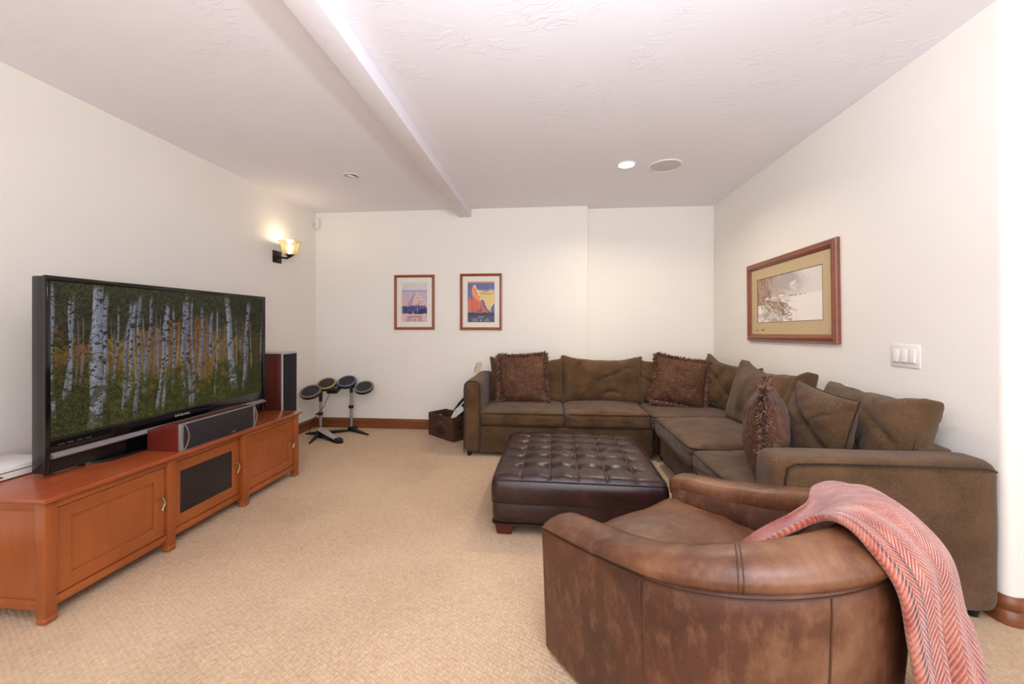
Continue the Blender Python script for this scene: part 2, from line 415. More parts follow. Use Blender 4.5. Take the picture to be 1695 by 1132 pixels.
# baseboards with a groove and top lip
def base_profile(t):   # (out, z)
    return [(0, 0), (t, 0), (t, .052), (t-.004, .055), (t-.004, .062), (t, .066), (t, .094), (t-.006, .102), (t-.009, .112), (0, .112)]
def baseboard(name, a, b, out, mat):
    a, b, out = Vector(a), Vector(b), Vector(out)
    struct(MB().prism([a+out*o+Vector((0, 0, z)) for o, z in base_profile(.016)], b-a).done(name, mat, None, ang=20))
baseboard('baseboard_left', (XL, YF, 0), (XL, YB, 0), (1, 0, 0), M['trimy'])
baseboard('baseboard_back', (XL, YB, 0), (JX, YB, 0), (0, -1, 0), M['trim'])
baseboard('baseboard_recess', (JX, YB2, 0), (XR, YB2, 0), (0, -1, 0), M['trim'])
baseboard('baseboard_right', (XR, YC+r, 0), (XR, YB2, 0), (-1, 0, 0), M['trimy'])
b = MB(); rows = []
for k in range(9):
    a = math.pi/2*k/8; c = Vector((XR+r, YC+r, 0)); d = Vector((-math.cos(a), -math.sin(a), 0))
    rows.append([c+d*(r+o)+Vector((0, 0, z)) for o, z in base_profile(.016)])
b.grid(rows); struct(b.done('baseboard_corner', M['trim'], None, ang=60, recalc=True))
baseboard('baseboard_return', (XR+r, YC, 0), (XO, YC, 0), (0, -1, 0), M['trim'])

# ================================================================== CEILING FITTINGS
def disc_light(x, y, on):
    e = empty('recessed_light', (x, y, H-.02), 'lit round recessed downlight in the ceiling beside the round speaker' if on else 'unlit round recessed spotlight in the ceiling left of the beam', 'light', 'recessed ceiling lights')
    R_ = .079
    MB().lathe([(R_, 0), (R_, -.004), (R_-.004, -.007), (R_-.014, -.006), (R_-.018, -.002), (R_-.018, 0)], (x, y, H)).done('trim_ring', M['white2'], e)
    if on:
        MB().lathe([(0, -.004), (R_-.018, -.003), (R_-.018, -.001)], (x, y, H)).done('lens', emis('downlight_lens', (1, .9, .72, 1), 14), e)
        area('downlight_lamp', (x, y, H-.012), (0, 0, 0), .1, .1, 14, (1, .86, .66), 150)
    else:
        MB().lathe([(R_-.018, -.001), (R_-.03, -.0005), (0, -.0002)], (x, y, H)).done('housing', M['silverp'], e)
        T = Matrix.Rotation(math.radians(14), 4, 'Y')
        MB().lathe([(0, -.010), (.036, -.009), (.040, -.004), (.040, .0)], (x+.004, y, H-.003), T).done('lamp', M['mat'], e)
disc_light(.635, 3.31, True); disc_light(-1.73, 3.34, False)
e = empty('ceiling_speaker', (.957, 3.36, H-.02), 'round white flush speaker in the ceiling right of the lit downlight', 'speaker')
MB().lathe([(.133, 0), (.133, -.005), (.127, -.008), (.120, -.008), (.118, -.004)], (.957, 3.36, H)).done('bezel', M['white2'], e)
MB().lathe([(.119, -.004), (.09, -.0065), (0, -.009)], (.957, 3.36, H)).done('grille', plain('speaker_mesh', (214, 204, 200), .7), e)

# ================================================================== SCONCE, SENSOR, SWITCH
yS = 3.74
e = empty('wall_sconce', (XL, yS, 1.81), 'lit bronze wall sconce with a flared amber glass shade above the tall speaker', 'sconce')
b = MB(); b.box(XL, XL+.012, yS-.06, yS+.06, 1.812, 1.932, .003, 2); b.box(XL+.01, XL+.022, yS-.045, yS+.045, 1.827, 1.917, .005, 2)
b.done('backplate', M['bronze'], e)
b = MB(); b.tube([(XL+.02, yS, 1.872), (XL+.06, yS, 1.864), (XL+.10, yS, 1.860), (XL+.135, yS, 1.866), (XL+.14, yS, 1.885)], .010, 10)
b.lathe([(0, -.012), (.014, -.008), (.018, 0), (.012, .008), (0, .010)], (XL+.105, yS, 1.858)); b.done('arm', M['bronze'], e)
xs = XL+.14
MB().lathe([(0, 1.868), (.018, 1.868), (.026, 1.880), (.040, 1.888), (.040, 1.895), (.02, 1.898), (0, 1.898)], (xs, yS, 0), seg=24).done('cup', M['bronze'], e)
b = MB(); rings = []
for z, w_, sq in [(1.893, .036, .2), (1.902, .052, .35), (1.935, .060, .6), (1.97, .064, .75), (2.0, .070, .85), (2.022, .082, .9), (2.026, .084, .9)]:
    ring = []
    for k in range(33):
        a = 2*math.pi*k/32; ca, sa = math.cos(a), math.sin(a); pw = 2+4*sq
        rr = w_/((abs(ca)**pw+abs(sa)**pw)**(1/pw)); ring.append(Vector((xs+rr*ca, yS+rr*sa, z)))
    rings.append(ring)
b.grid(rings); o = b.done('shade', M['shade'], e, ang=180)
sm = o.modifiers.new('thick', 'SOLIDIFY'); sm.thickness = .003
b = MB(); b.lathe([(0, 1.9), (.012, 1.9), (.014, 1.925), (.026, 1.945), (.030, 1.965), (.022, 1.985), (0, 1.993)], (xs, yS, 0), seg=20)
b.done('bulb', emis('sconce_bulb', (1, .88, .66, 1), 9), e)
lp = bpy.data.lights.new('sconce_glow', 'POINT'); lp.energy = 1.6; lp.color = (1, .78, .5); lp.shadow_soft_size = .03
lo = bpy.data.objects.new('sconce_glow', lp); COL.objects.link(lo); lo.location = (xs, yS, 2.04)

e = empty('motion_sensor', (-2.69, YB-.04, 2.31), 'small white motion sensor high in the back left corner', 'sensor')
T = Matrix.Translation((-2.688, YB-.035, 2.31)) @ Matrix.Rotation(math.radians(-28), 4, 'Z')
MB().box(-.031, .031, -.02, .022, 0, .115, .008, 3, T).done('housing', M['white'], e)
MB().box(-.02, .02, -.026, -.018, .025, .07, .004, 2, T).done('sensor_window', plain('sensor_lens', (222, 216, 220), .3), e)
MB().cyl(T @ Vector((0, -.028, .022)), T @ Vector((0, -.018, .022)), .003, seg=8).done('indicator', M['blackm'], e)

e = empty('light_switch', (XR, 2.183, .97), 'white three gang light switch plate on the right wall', 'switch')
MB().box(XR-.006, XR, 2.1, 2.266, .972, 1.088, .003, 2).done('cover_plate', M['white'], e)
for k in range(3):
    y = 2.183+(k-1)*.046
    T = Matrix.Translation((XR-.006, y, 1.03)) @ Matrix.Rotation(math.radians(5), 4, 'Y')
    MB().box(-.006, .002, -.0155, .0155, -.033, .033, .002, 2, T).done('rocker', M['white'], e)
    MB().box(XR-.0095, XR-.005, y-.014, y+.014, .996, .999).done('rocker_slot', plain('slot_grey', (150, 140, 138), .6), e)

# ================================================================== PAINTED PICTURES (numpy)
def fnoise(h, w_, sx, sy, seed, oct_=4, gain=.5):
    g = np.random.default_rng(seed); out = np.zeros((h, w_)); amp, tot = 1.0, 0
    for o_ in range(oct_):
        ny, nx = max(2, int(sy*2**o_)+2), max(2, int(sx*2**o_)+2); a = g.random((ny, nx))
        yy = np.linspace(0, ny-1.001, h); xx = np.linspace(0, nx-1.001, w_); yi = yy.astype(int); xi = xx.astype(int)
        fy = (yy-yi)[:, None]; fx = (xx-xi)[None]; fy = fy*fy*(3-2*fy); fx = fx*fx*(3-2*fx)
        A = a[yi][:, xi]; B = a[yi][:, xi+1]; C_ = a[yi+1][:, xi]; D = a[yi+1][:, xi+1]
        out += amp*((A*(1-fx)+B*fx)*(1-fy)+(C_*(1-fx)+D*fx)*fy); tot += amp; amp *= gain
    return out/tot
def rgb(*c): return np.array(c, float)/255
def lerp(a, b, t): return a*(1-t[..., None])+b*t[..., None]
def sstep(a, b, x): t = np.clip((x-a)/(b-a), 0, 1); return t*t*(3-2*t)

def paint_forest():
    W, Hh = 1320, 720; y, x = np.mgrid[0:Hh, 0:W]; v = y/Hh; u = x/W
    n1 = fnoise(Hh, W, 9, 6, 1, 5, .6); n2 = fnoise(Hh, W, 60, 36, 2, 4, .7); n3 = fnoise(Hh, W, 24, 14, 3, 4, .6); n4 = fnoise(Hh, W, 200, 120, 4, 3, .8)
    img = np.zeros((Hh, W, 3)); top = rgb(56, 54, 38); mid = rgb(128, 88, 38); low = rgb(62, 62, 28)
    img[:] = mid; img = lerp(img, rgb(118, 76, 56), sstep(.5, .62, n3)*.8*(v < .45)); img = lerp(img, rgb(150, 116, 34), sstep(.50, .66, n1)*.7)
    edge = .30+.22*(n1-.5)*2+.12*np.abs(u-.55)
    img = lerp(img, top*(.6+.9*n2[..., None]), 1-sstep(edge-.08, edge+.08, v+(n2-.5)*.35))
    img = lerp(img, low*(.55+1.0*n2[..., None]), sstep(.5, .72, v+(n3-.5)*.5-.12*np.exp(-((u-.5)/.25)**2)))
    img = lerp(img, rgb(46, 48, 28)*(.6+.8*n2[..., None]), np.clip(sstep(.40, .62, v)*(1-sstep(.08, .22, u)), 0, 1)*.6)
    img = lerp(img, rgb(40, 44, 24)*(.6+.8*n2[..., None]), sstep(.72, .9, u)*.65)
    img = img*(.5+1.0*n4[..., None])
    g = np.random.default_rng(5)
    def trunk(x0, x1, wd0, wd1, v0, v1, col, spots=True, dim=1.0, bend=.004):
        vv = np.linspace(0, 1, Hh); t = np.clip((vv-v0)/(v1-v0), 0, 1); cx_ = x0+(x1-x0)*t+bend*np.sin(vv*9+x0*50)
        wd = wd0+(wd1-wd0)*t; inside = sstep(v0-.02, v0+.06, vv)*(1-sstep(v1-.08, v1+.02, vv)); d = (u-cx_[:, None])/(wd[:, None]/2)
        m = np.clip((1-np.abs(d))*wd[:, None]*W/2/1.3, 0, 1)*inside[:, None]
        shade = (.86+.14*np.clip(-d*1.2+.3, -1, 1))*(.88+.24*n2)*dim
        c_ = col*shade[..., None]
        if spots:
            sp = sstep(.66, .72, fnoise(Hh, W, 70, 55, int(x0*1e4) % 97+11, 2, .6))
            c_ = lerp(c_, rgb(36, 32, 34), sp*.85)
        # foliage hides patches of the trunk
        hide = sstep(.60, .66, n3*.6+n2*.4+.10*(v > .62)+.05*(v < .15))*.9
        nonlocal img; img = lerp(img, c_, m*(1-hide*.8))
    far = rgb(176, 160, 162)
    for k in range(95):
        xx = g.uniform(.08, .93); trunk(xx, xx+g.uniform(-.006, .006), .0035, .005+g.random()*.004, g.uniform(.16, .36), g.uniform(.55, .78), far*g.uniform(.62, .95), False)
    near = rgb(150, 152, 168)
    def s(px):   # picture column -> plane fraction
        c, sn = math.cos(PSI), math.sin(PSI); a = (px-847.5)/655; X = a*c-sn; Y = a*sn+c; return (-2.22/X*Y-1.575)/1.31
    for px0, px1, w0, w1, v0, v1 in [(86, 88, .012, .014, 0, .9), (122, 108, .008, .014, .15, .8), (118, 116, .010, .012, .2, .75), (177, 173, .016, .018, .1, .85), (196, 190, .009, .011, .3, .75),
            (214, 203, .014, .017, .2, .95), (222, 212, .015, .018, .2, .85), (232, 226, .016, .018, .08, 1), (250, 240, .014, .016, .1, .82), (275, 262, .014, .017, .2, .97), (279, 272, .014, .016, .2, .98),
            (289, 288, .011, .013, .28, .82), (305, 304, .018, .020, .15, .92), (311, 316, .020, .022, .02, 1), (319, 322, .012, .014, .1, 1), (335, 333, .016, .018, .22, .80), (351, 349, .013, .015, .3, .62),
            (361, 357, .011, .012, .25, .96), (410, 404, .026, .030, .05, .95), (433, 433, .010, .010, .3, .7)]:
        trunk(s(px0+(px0-px1)*.3), s(px1), w0, w1, v0*.45, v1, near*g.uniform(.86, 1.0))
    trunk(s(160), s(150), .018, .022, 0, 1, near*.92); trunk(s(163.5), s(160), .036, .044, 0, 1, near*1.08, bend=.001)
    trunk(s(376), s(388), .030, .050, 0, .93, near*1.0, bend=.003)
    # branches
    for k in range(70):
        x0, y0 = g.uniform(.02, .98), g.uniform(.02, .5); a = g.uniform(-.9, .9)+(math.pi if g.random() < .5 else 0)
        for q in range(90):
            t = q/90; X = x0+t*.09*math.cos(a); Y = y0+t*.16*math.sin(a)+.02*math.sin(t*5+k)
            i, j = int(Y*Hh), int(X*W)
            if 1 < i < Hh-2 and 1 < j < W-2: img[i-1:i+1, j-1:j+1] = rgb(34, 28, 26)
    # leaf flecks
    for k in range(17000):
        vv = 1-abs(g.normal(0, .33)) if g.random() < .75 else abs(g.normal(0, .10)); uu = g.random()
        if not (0 < vv < .995): continue
        i, j = int(vv*Hh), int(uu*W); c_ = (rgb(98, 98, 50) if g.random() < .6 else rgb(34, 36, 20) if g.random() < .6 else rgb(150, 130, 44))*g.uniform(.6, 1.2)
        sz = 3 if uu < .3 else 2; img[i:i+sz, j:j+sz+1] = img[i:i+sz, j:j+sz+1]*.35+c_*.65
    return img*.86
def paint_canyon():   # generic stand-in: lilac mesas over a blue gorge
    W, Hh = 260, 384; y, x = np.mgrid[0:Hh, 0:W]; v = y/Hh; u = x/W; n = fnoise(Hh, W, 8, 12, 21, 4, .6); n2 = fnoise(Hh, W, 26, 8, 22, 3, .6)
    img = np.zeros((Hh, W, 3)); img[:] = rgb(206, 214, 214)
    img = lerp(img, rgb(232, 192, 186), sstep(.5, .6, n)*(v < .2)*(v > .05)); img = lerp(img, rgb(168, 160, 190), ((v > .19) & (v < .23))*1.0)
    img = lerp(img, rgb(196, 176, 194), (v > .23)*1.0)
    for cx_, top, wd, c1, c2 in [(.60, .235, .9, (230, 200, 190), (146, 124, 164)), (.06, .33, .5, (222, 188, 184), (140, 120, 160)), (.80, .44, .8, (230, 196, 186), (108, 94, 148)), (.10, .50, .7, (226, 192, 186), (124, 106, 154))]:
        prof = top+np.maximum(np.abs(u-cx_)/wd-.08, 0)*.75+.015*np.floor((np.abs(u-cx_)/wd)*7)
        m = sstep(0, .006, v-prof); band = (np.sin((v-top)*90+n*5) > .3)
        img = lerp(img, np.where(band[..., None], rgb(*c1), rgb(*c1)*.9+rgb(*c2)*.1), m); img = lerp(img, rgb(*c2), m*((u-cx_+.10*(n2-.5)) < -.06-.45*(v-top))*.6); img = lerp(img, rgb(150, 112, 132), m*(np.abs(((v-top)*22+n*1.2) % 1-.5) < .10)*.8*(v < .6))
    m = sstep(.58, .62, v+(n-.5)*.14); img = lerp(img, rgb(74, 70, 122), m); img = lerp(img, rgb(160, 140, 170), m*(n2 > .56)*.8); img = lerp(img, rgb(36, 40, 78), m*(n < .42))
    img = lerp(img, rgb(222, 184, 176), sstep(.775, .80, v+(n-.5)*.05)); img = lerp(img, rgb(222, 186, 184), (v > .84)*1.0)
    return img
def paint_cliff():    # generic stand-in: orange cliff under a blue and yellow sky
    W, Hh = 260, 370; y, x = np.mgrid[0:Hh, 0:W]; v = y/Hh; u = x/W; n = fnoise(Hh, W, 7, 10, 31, 4, .6)
    img = np.zeros((Hh, W, 3)); img[:] = rgb(92, 106, 156)
    img = lerp(img, rgb(226, 196, 124), sstep(.17, .26, v+(n-.5)*.05)); img = lerp(img, rgb(150, 134, 140), (np.sin(v*80+n*6) > .6)*(v > .18)*(v < .32)*.8)
    img = lerp(img, rgb(92, 104, 156), ((u > .86) & (v > .53+.12*(1-(u-.86)/.14)))*1.0)
    img = lerp(img, rgb(116, 104, 156), ((u < .2) & (v > .16))*1.0); img = lerp(img, rgb(210, 112, 86), ((u < .15) & (v > .36+.12*np.abs(u-.08)/.08))*1.0)
    right = .30+.14*sstep(.1, .3, v)+.14*sstep(.3, .6, v)+.24*sstep(.5, .8, v)**2
    m = ((u > .17+.02*np.sin(v*20)) & (u < right) & (v > .08+.22*np.abs(u-.25)))*1.0
    img = lerp(img, rgb(232, 152, 88), m); img = lerp(img, rgb(212, 100, 72), m*sstep(.36, .42, v-.35*(u-.2)+(n-.5)*.2)); img = lerp(img, rgb(246, 214, 180), m*((right-u) < .05)*(v < .45)*(n > .42))
    img = lerp(img, rgb(96, 88, 136), m*(n < .36)*.8); img = lerp(img, rgb(104, 96, 146), ((u > right-.02) & (u < right+.05+.05*n) & (v > .45))*1.0)
    img = lerp(img, rgb(46, 52, 72), sstep(.755, .775, v+(n-.5)*.05)); img = lerp(img, rgb(66, 70, 108), (v > .84)*1.0); img = lerp(img, rgb(214, 150, 92), (v < .035)*1.0)
    return img
def paint_winter():   # soft watercolour: brown reeds and snow at a frozen bank
    W, Hh = 640, 370; y, x = np.mgrid[0:Hh, 0:W]; v = y/Hh; u = x/W; n = fnoise(Hh, W, 6, 4, 41, 5, .6); n2 = fnoise(Hh, W, 90, 8, 42, 3, .6); n3 = fnoise(Hh, W, 30, 30, 43, 3, .6)
    img = np.zeros((Hh, W, 3)); img[:] = rgb(226, 218, 212)
    img = lerp(img, rgb(240, 232, 226), sstep(.45, .5, v))
    m = sstep(.55, .15, u+(n-.5)*.5)*(v < .55+.1*n); img = lerp(img, rgb(164, 128, 100), m*.85); img = lerp(img, rgb(120, 86, 60), m*(n2 > .55)*.6)
    m = np.exp(-((u-.5)/.2)**2-((v-.2)/.22)**2)*sstep(.35, .6, n); img = lerp(img, rgb(164, 154, 152), np.clip(m*1.6, 0, .8))
    d = (v-.52)-(u-.2)*.85; m = (np.abs(d) < .2*(1-.9*np.abs(u-.35)))*(u < .7)*(v > .42); img = lerp(img, rgb(128, 96, 70), m*sstep(.42, .6, n3)*sstep(.72, .4, u)); img = lerp(img, rgb(150, 142, 142), (v > .65)*(u < .45)*sstep(.4, .7, n)*.7)
    for a, b_, ra, rb in [(.08, .72, .12, .08), (.18, .48, .05, .045), (.30, .50, .07, .06), (.42, .46, .06, .04), (.43, .55, .09, .05)]:
        m = np.exp(-(((u-a)/ra)**2+((v-b_)/rb)**2)**2*1.2)*(n3*.6+.7); img = lerp(img, rgb(244, 238, 232), np.clip(m, 0, .95))
    g = np.random.default_rng(9)
    for k in range(150):
        x0, y0 = g.uniform(.02, .42), g.uniform(.42, .66); a = g.normal(.75, .28); L = g.uniform(.08, .34); c_ = (rgb(124, 92, 66), rgb(92, 70, 54), rgb(176, 150, 120), rgb(240, 234, 228))[int(g.integers(0, 4))]
        for q in range(120):
            t = q/120*L; i, j = int((y0+t*math.sin(a)*1.5+.01*math.sin(t*40+k))*Hh), int((x0+t*math.cos(a))*W)
            if 1 < i < Hh-2 and 1 < j < W-2: img[i:i+2, j:j+2] = img[i:i+2, j:j+2]*.35+c_*.65
    m = (np.abs(v-.47-.05*(u-.55)) < .012)*(u > .5)*(u < .78)*sstep(.4, .6, n3); img = lerp(img, rgb(130, 112, 96), m*.8)
    return img

def quad_uv(name, corners, mat, parent):
    """corners TL TR BR BL"""
    b = bmesh.new(); v = [b.verts.new(c) for c in corners]; f = b.faces.new((v[3], v[2], v[1], v[0])); ul = b.loops.layers.uv.verify()
    for lp, q in zip(f.loops, ((0, 0), (1, 0), (1, 1), (0, 1))): lp[ul].uv = q
    n = f.normal if f.normal.length else None; f.normal_update()
    r_ = bmesh.ops.extrude_face_region(b, geom=[f]); 
    for g_ in r_['geom']:
        if isinstance(g_, bmesh.types.BMVert): g_.co += f.normal*0.0015
    bmesh.ops.recalc_face_normals(b, faces=b.faces[:])
    me = bpy.data.meshes.new(name); b.to_mesh(me); b.free(); return link(name, me, mat, parent, False)
def text(name, s_, size, T, mat, parent, extr=.0006, sx=1.0, align='CENTER'):
    c = bpy.data.curves.new(name, 'FONT'); c.body = s_; c.size = size; c.extrude = extr; c.align_x = align; c.align_y = 'CENTER'; c.resolution_u = 3
    tmp = bpy.data.objects.new('tmp', c); COL.objects.link(tmp); dg = bpy.context.evaluated_depsgraph_get()
    me = bpy.data.meshes.new_from_object(tmp.evaluated_get(dg)); bpy.data.objects.remove(tmp); bpy.data.curves.remove(c)
    me.transform(T @ Matrix.Diagonal((sx, 1, 1, 1))); me.materials.clear(); return link(name, me, mat, parent, False)

# frame(): rectangle in a local plane (x right, z up, y toward the viewer is -y)
def framed(e, w_, h_, T, prof, mframe, mat_w, mmat, artimg, line=None):
    """prof: list of (inset, out) of the moulding section"""
    names = ('frame_top', 'frame_bottom', 'frame_left', 'frame_right')
    hw, hh = w_/2, h_/2
    for nm, (A, B, ia, ib) in zip(names, (((-hw, hh), (hw, hh), (1, -1), (-1, -1)), ((hw, -hh), (-hw, -hh), (-1, 1), (1, 1)), ((-hw, -hh), (-hw, hh), (1, 1), (1, -1)), ((hw, hh), (hw, -hh), (-1, -1), (-1, 1)))):
        rows = [[T @ Vector((P[0]+s[0]*i_, -o_, P[1]+s[1]*i_)) for i_, o_ in prof] for P, s in ((A, ia), (B, ib))]
        b = MB(); b.grid(rows); b.done('frame_side', mframe, e, ang=25, recalc=True)
    fw = prof[-1][0]; iw, ih = hw-fw, hh-fw
    # mat board: ring
    mw = mat_w; o1 = .007
    b = MB()
    for (x0, x1, z0, z1) in ((-iw, iw, ih-mw[0], ih), (-iw, iw, -ih, -ih+mw[1]), (-iw, -iw+mw[2], -ih+mw[1], ih-mw[0]), (iw-mw[2], iw, -ih+mw[1], ih-mw[0])):
        b.box(x0, x1, -o1, -o1+.002, z0, z1, T=T)
    b.done('mat_board', mmat, e, smooth=False)
    ax, az0, az1 = iw-mw[2], -ih+mw[1], ih-mw[0]
    if line:
        b = MB(); t_ = .004
        for (x0, x1, z0, z1) in ((-ax, ax, az1-t_, az1), (-ax, ax, az0, az0+t_), (-ax, -ax+t_, az0, az1), (ax-t_, ax, az0, az1)): b.box(x0, x1, -o1-.0006, -.004, z0, z1, T=T)
        b.done('mat_bevel', line, e, smooth=False)
    return quad_uv('print', [T @ Vector(p) for p in ((-ax, -.0045, az1), (ax, -.0045, az1), (ax, -.0045, az0), (-ax, -.0045, az0))], artimg, e), ax, az0, az1
POST = [(0, 0), (0, .016), (.004, .021), (.013, .022), (.020, .018), (.026, .012), (.029, .010), (.030, .004)]
def poster(x0, x1, z0, z1, label, art, lines, col, nm):
    e = empty(nm, ((x0+x1)/2, YB-.01, z0), label, 'poster', 'framed posters on the back wall')
    T = Matrix.Translation(((x0+x1)/2, YB-.001, (z0+z1)/2))
    o, ax, a0, a1 = framed(e, x1-x0, z1-z0, T, POST, M['pframe'], (.058, .058, .056), M['mat'], art)
    TX = Matrix.Rotation(math.radians(90), 4, 'X')
    for s_, size, zz, xx, sx in lines:
        text('lettering', s_, size, T @ Matrix.Translation((xx, -.0066, a0+zz)) @ TX, col, e, .0004, sx)
    return e, T, a0
tl = Matrix.Rotation(0, 4, 'Z')
dk = plain('poster_ink_dark', (58, 48, 70), .8); lt = plain('poster_ink_light', (214, 196, 176), .8); ro = plain('poster_ink_orange', (226, 150, 92), .8)
e, T, a0 = poster(-1.763, -1.292, 1.136, 1.762, 'wood framed canyon poster in lilac and blue, left of the pair', pixmat('canyon_print', paint_canyon(), rough=.4),
    [('THE NATIONAL PARK SERVICE', .011, .066, 0, 1.1), ('GRAND CANYON', .017, .053, 0, 1.25), ('NATIONAL', .011, .036, -.066, 1.2), ('PARK', .011, .036, .066, 1.2)], dk, 'framed_poster')
def emblem(T, a0, col):
    MB().lathe([(.013, 0), (.013, .0008), (.0105, .0008), (.0105, 0)], (0, 0, 0), T @ Matrix.Translation((0, -.0065, a0+.022)) @ Matrix.Rotation(math.radians(90), 4, 'X'), 20).done('emblem', col, e)
    MB().lathe([(0, .0008), (.006, .0008), (.006, 0)], (0, 0, 0), T @ Matrix.Translation((0, -.0065, a0+.022)) @ Matrix.Rotation(math.radians(90), 4, 'X'), 6).done('emblem_centre', col, e)
    for sx in (-1, 1):
        for k in range(3): MB().box(sx*.066-.035+.005*k, sx*.066+.035-.005*k, -.0068, -.0062, a0+.012+.007*k, a0+.014+.007*k, T=T).done('small_print', col, e, False)
emblem(T, a0, dk)
e, T, a0 = poster(-.996, -.518, 1.133, 1.768, 'wood framed cliff poster in orange and blue, right of the pair', pixmat('cliff_print', paint_cliff(), rough=.4),
    [('ZION', .022, .057, 0, 1.2), ('NATIONAL', .013, .037, -.07, 1.2), ('PARK', .013, .037, .07, 1.2)], lt, 'framed_poster')
emblem(T, a0, lt)
TX = Matrix.Rotation(math.radians(90), 4, 'X')
text('lettering', 'RANGER NATURALIST SERVICE', .0125, T @ Matrix.Translation((0, -.0066, a0+.372)) @ TX, plain('poster_ink_blue', (84, 92, 140), .8), e, .0004, 1.0)
for k, s_ in enumerate(('GUIDED TRIPS', 'LECTURES')): text('lettering', s_, .011, T @ Matrix.Translation((.045, -.0066, a0+.346-.013*k)) @ TX, ro, e, .0004, 1.1)
# big winter picture on the right wall
cy, cz = 3.19, 1.393
T = Matrix.Translation((XR-.001, cy, cz)) @ Matrix.Rotation(math.radians(-90), 4, 'Z') @ Matrix.Rotation(math.radians(-1.1), 4, 'Y')
ART = [(0, 0), (0, .018), (.006, .026), (.016, .024), (.022, .030), (.036, .032), (.044, .026), (.052, .016), (.056, .012), (.058, .004)]
e = empty('framed_painting', (XR-.01, cy, 1.06), 'large wood framed winter watercolour with tan mat on the right wall', 'picture')
framed(e, 1.115, .668, T, ART, M['frame'], (.085, .095, .09), M['matb'], pixmat('winter_print', paint_winter(), rough=.3), M['bevelw'])
sg = plain('pencil', (110, 90, 70), .8)
b = MB(); b.tube([T @ Vector((-.43+.006*k, -.0095, -.243+.006*math.sin(k*2.1))) for k in range(7)], .0012, 4); b.done('signature', sg, e)
b = MB(); b.tube([T @ Vector((-.34+.006*k, -.0095, -.240+.007*math.sin(k*1.7+1))) for k in range(7)], .0018, 4); b.done('signature', sg, e)

# ================================================================== MEDIA CONSOLE
ZT = .505
con = empty('media_console', (-2.3, 2.18, 0), 'long low cherry media console with three doors along the left wall', 'cabinet')
XB, XFc = XL+.02, -1.975
bx('carcass', M['cherry'], con, XB, XFc-.066, 1.40, 2.97, .062, .485, 0)
b = MB(); b.box(XB-.005, -1.950, 1.362, 2.985, .487, ZT, .004, 3); b.done('top', M['cherrytop'], con)
b = MB(); b.box(XB, -1.962, 1.374, 2.975, .480, .488, .002, 1); b.done('top_moulding', M['cherry'], con)
def post(y0, y1, xf=XFc, x0=None):
    x0 = xf-.045 if x0 is None else x0
    b = MB(); b.box(x0, xf, y0, y1, .022, .481, .0025, 2); b.box(x0+.003, xf+.003, y0-.002, y1+.002, 0, .026, .008, 3); b.done('post', M['cherryz'], con)
post(1.382, 1.423); post(1.889, 1.932); post(2.406, 2.452); post(2.931, 2.973)
b = MB(); b.box(XB, XB+.045, 1.382, 1.423, 0, .481, .0025, 2); b.done('post', M['cherryz'], con)
def unit(y0, y1, rec, glass):
    xf = XFc-rec
    bx('apron', M['cherry'], con, xf-.02, xf, y0-.006, y1+.006, .448, .482, .001)
    bx('bottom_rail', M['cherry'], con, xf-.02, xf+.002, y0-.006, y1+.006, .056, .090, .0015)
    zf0, zf1 = .094, .444; st = .054; xd = xf-.004
    door = MB()
    a0_, a1_ = y0+.002, y1-.002
    for (p0, p1, q0, q1) in ((a0_, a0_+st, zf0, zf1), (a1_-st, a1_, zf0, zf1), (a0_+st, a1_-st, zf0, zf0+.060), (a0_+st, a1_-st, zf1-.056, zf1)): door.box(xd-.018, xd, p0, p1, q0, q1, .0012, 1)
    d = door.done('door', M['cherry'], con, ang=25)
    if glass: MB().box(xd-.016, xd-.006, a0_+st-.004, a1_-st+.004, zf0+.055, zf1-.05).done('glass_pane', M['smoked'], d)
    else: MB().box(xd-.018, xd-.009, a0_+st-.004, a1_-st+.004, zf0+.055, zf1-.05).done('door_panel', M['cherryz'], d)
    hy = a1_-.022; b = MB()
    b.prism([(xd+.014, hy-.012, .302), (xd+.014, hy-.004, .306), (xd+.014, hy+.014, .268), (xd+.014, hy-.004, .232), (xd+.014, hy-.012, .236), (xd+.014, hy+.003, .268)], (.006, 0, 0), bev=.0012)
    for zz in (.295, .243): b.cyl((xd, hy-.004, zz), (xd+.016, hy-.004, zz), .004, seg=10)
    h_ = b.done('handle', M['chrome'], d); h_['label'] = 'brushed nickel chevron handle'
unit(1.425, 1.887, .010, False); unit(1.934, 2.404, .028, True); unit(2.454, 2.929, .010, False)
b = MB(); b.box(XB+.04, XFc-.04, 1.392, 1.402, .095, .448); b.done('side_panel', M['cherryz'], con)
bx('side_rail', M['cherry'], con, XB+.045, XFc-.045, 1.386, 1.402, .056, .094, .0015)
bx('side_rail', M['cherry'], con, XB+.045, XFc-.045, 1.386, 1.402, .446, .481, .0015)

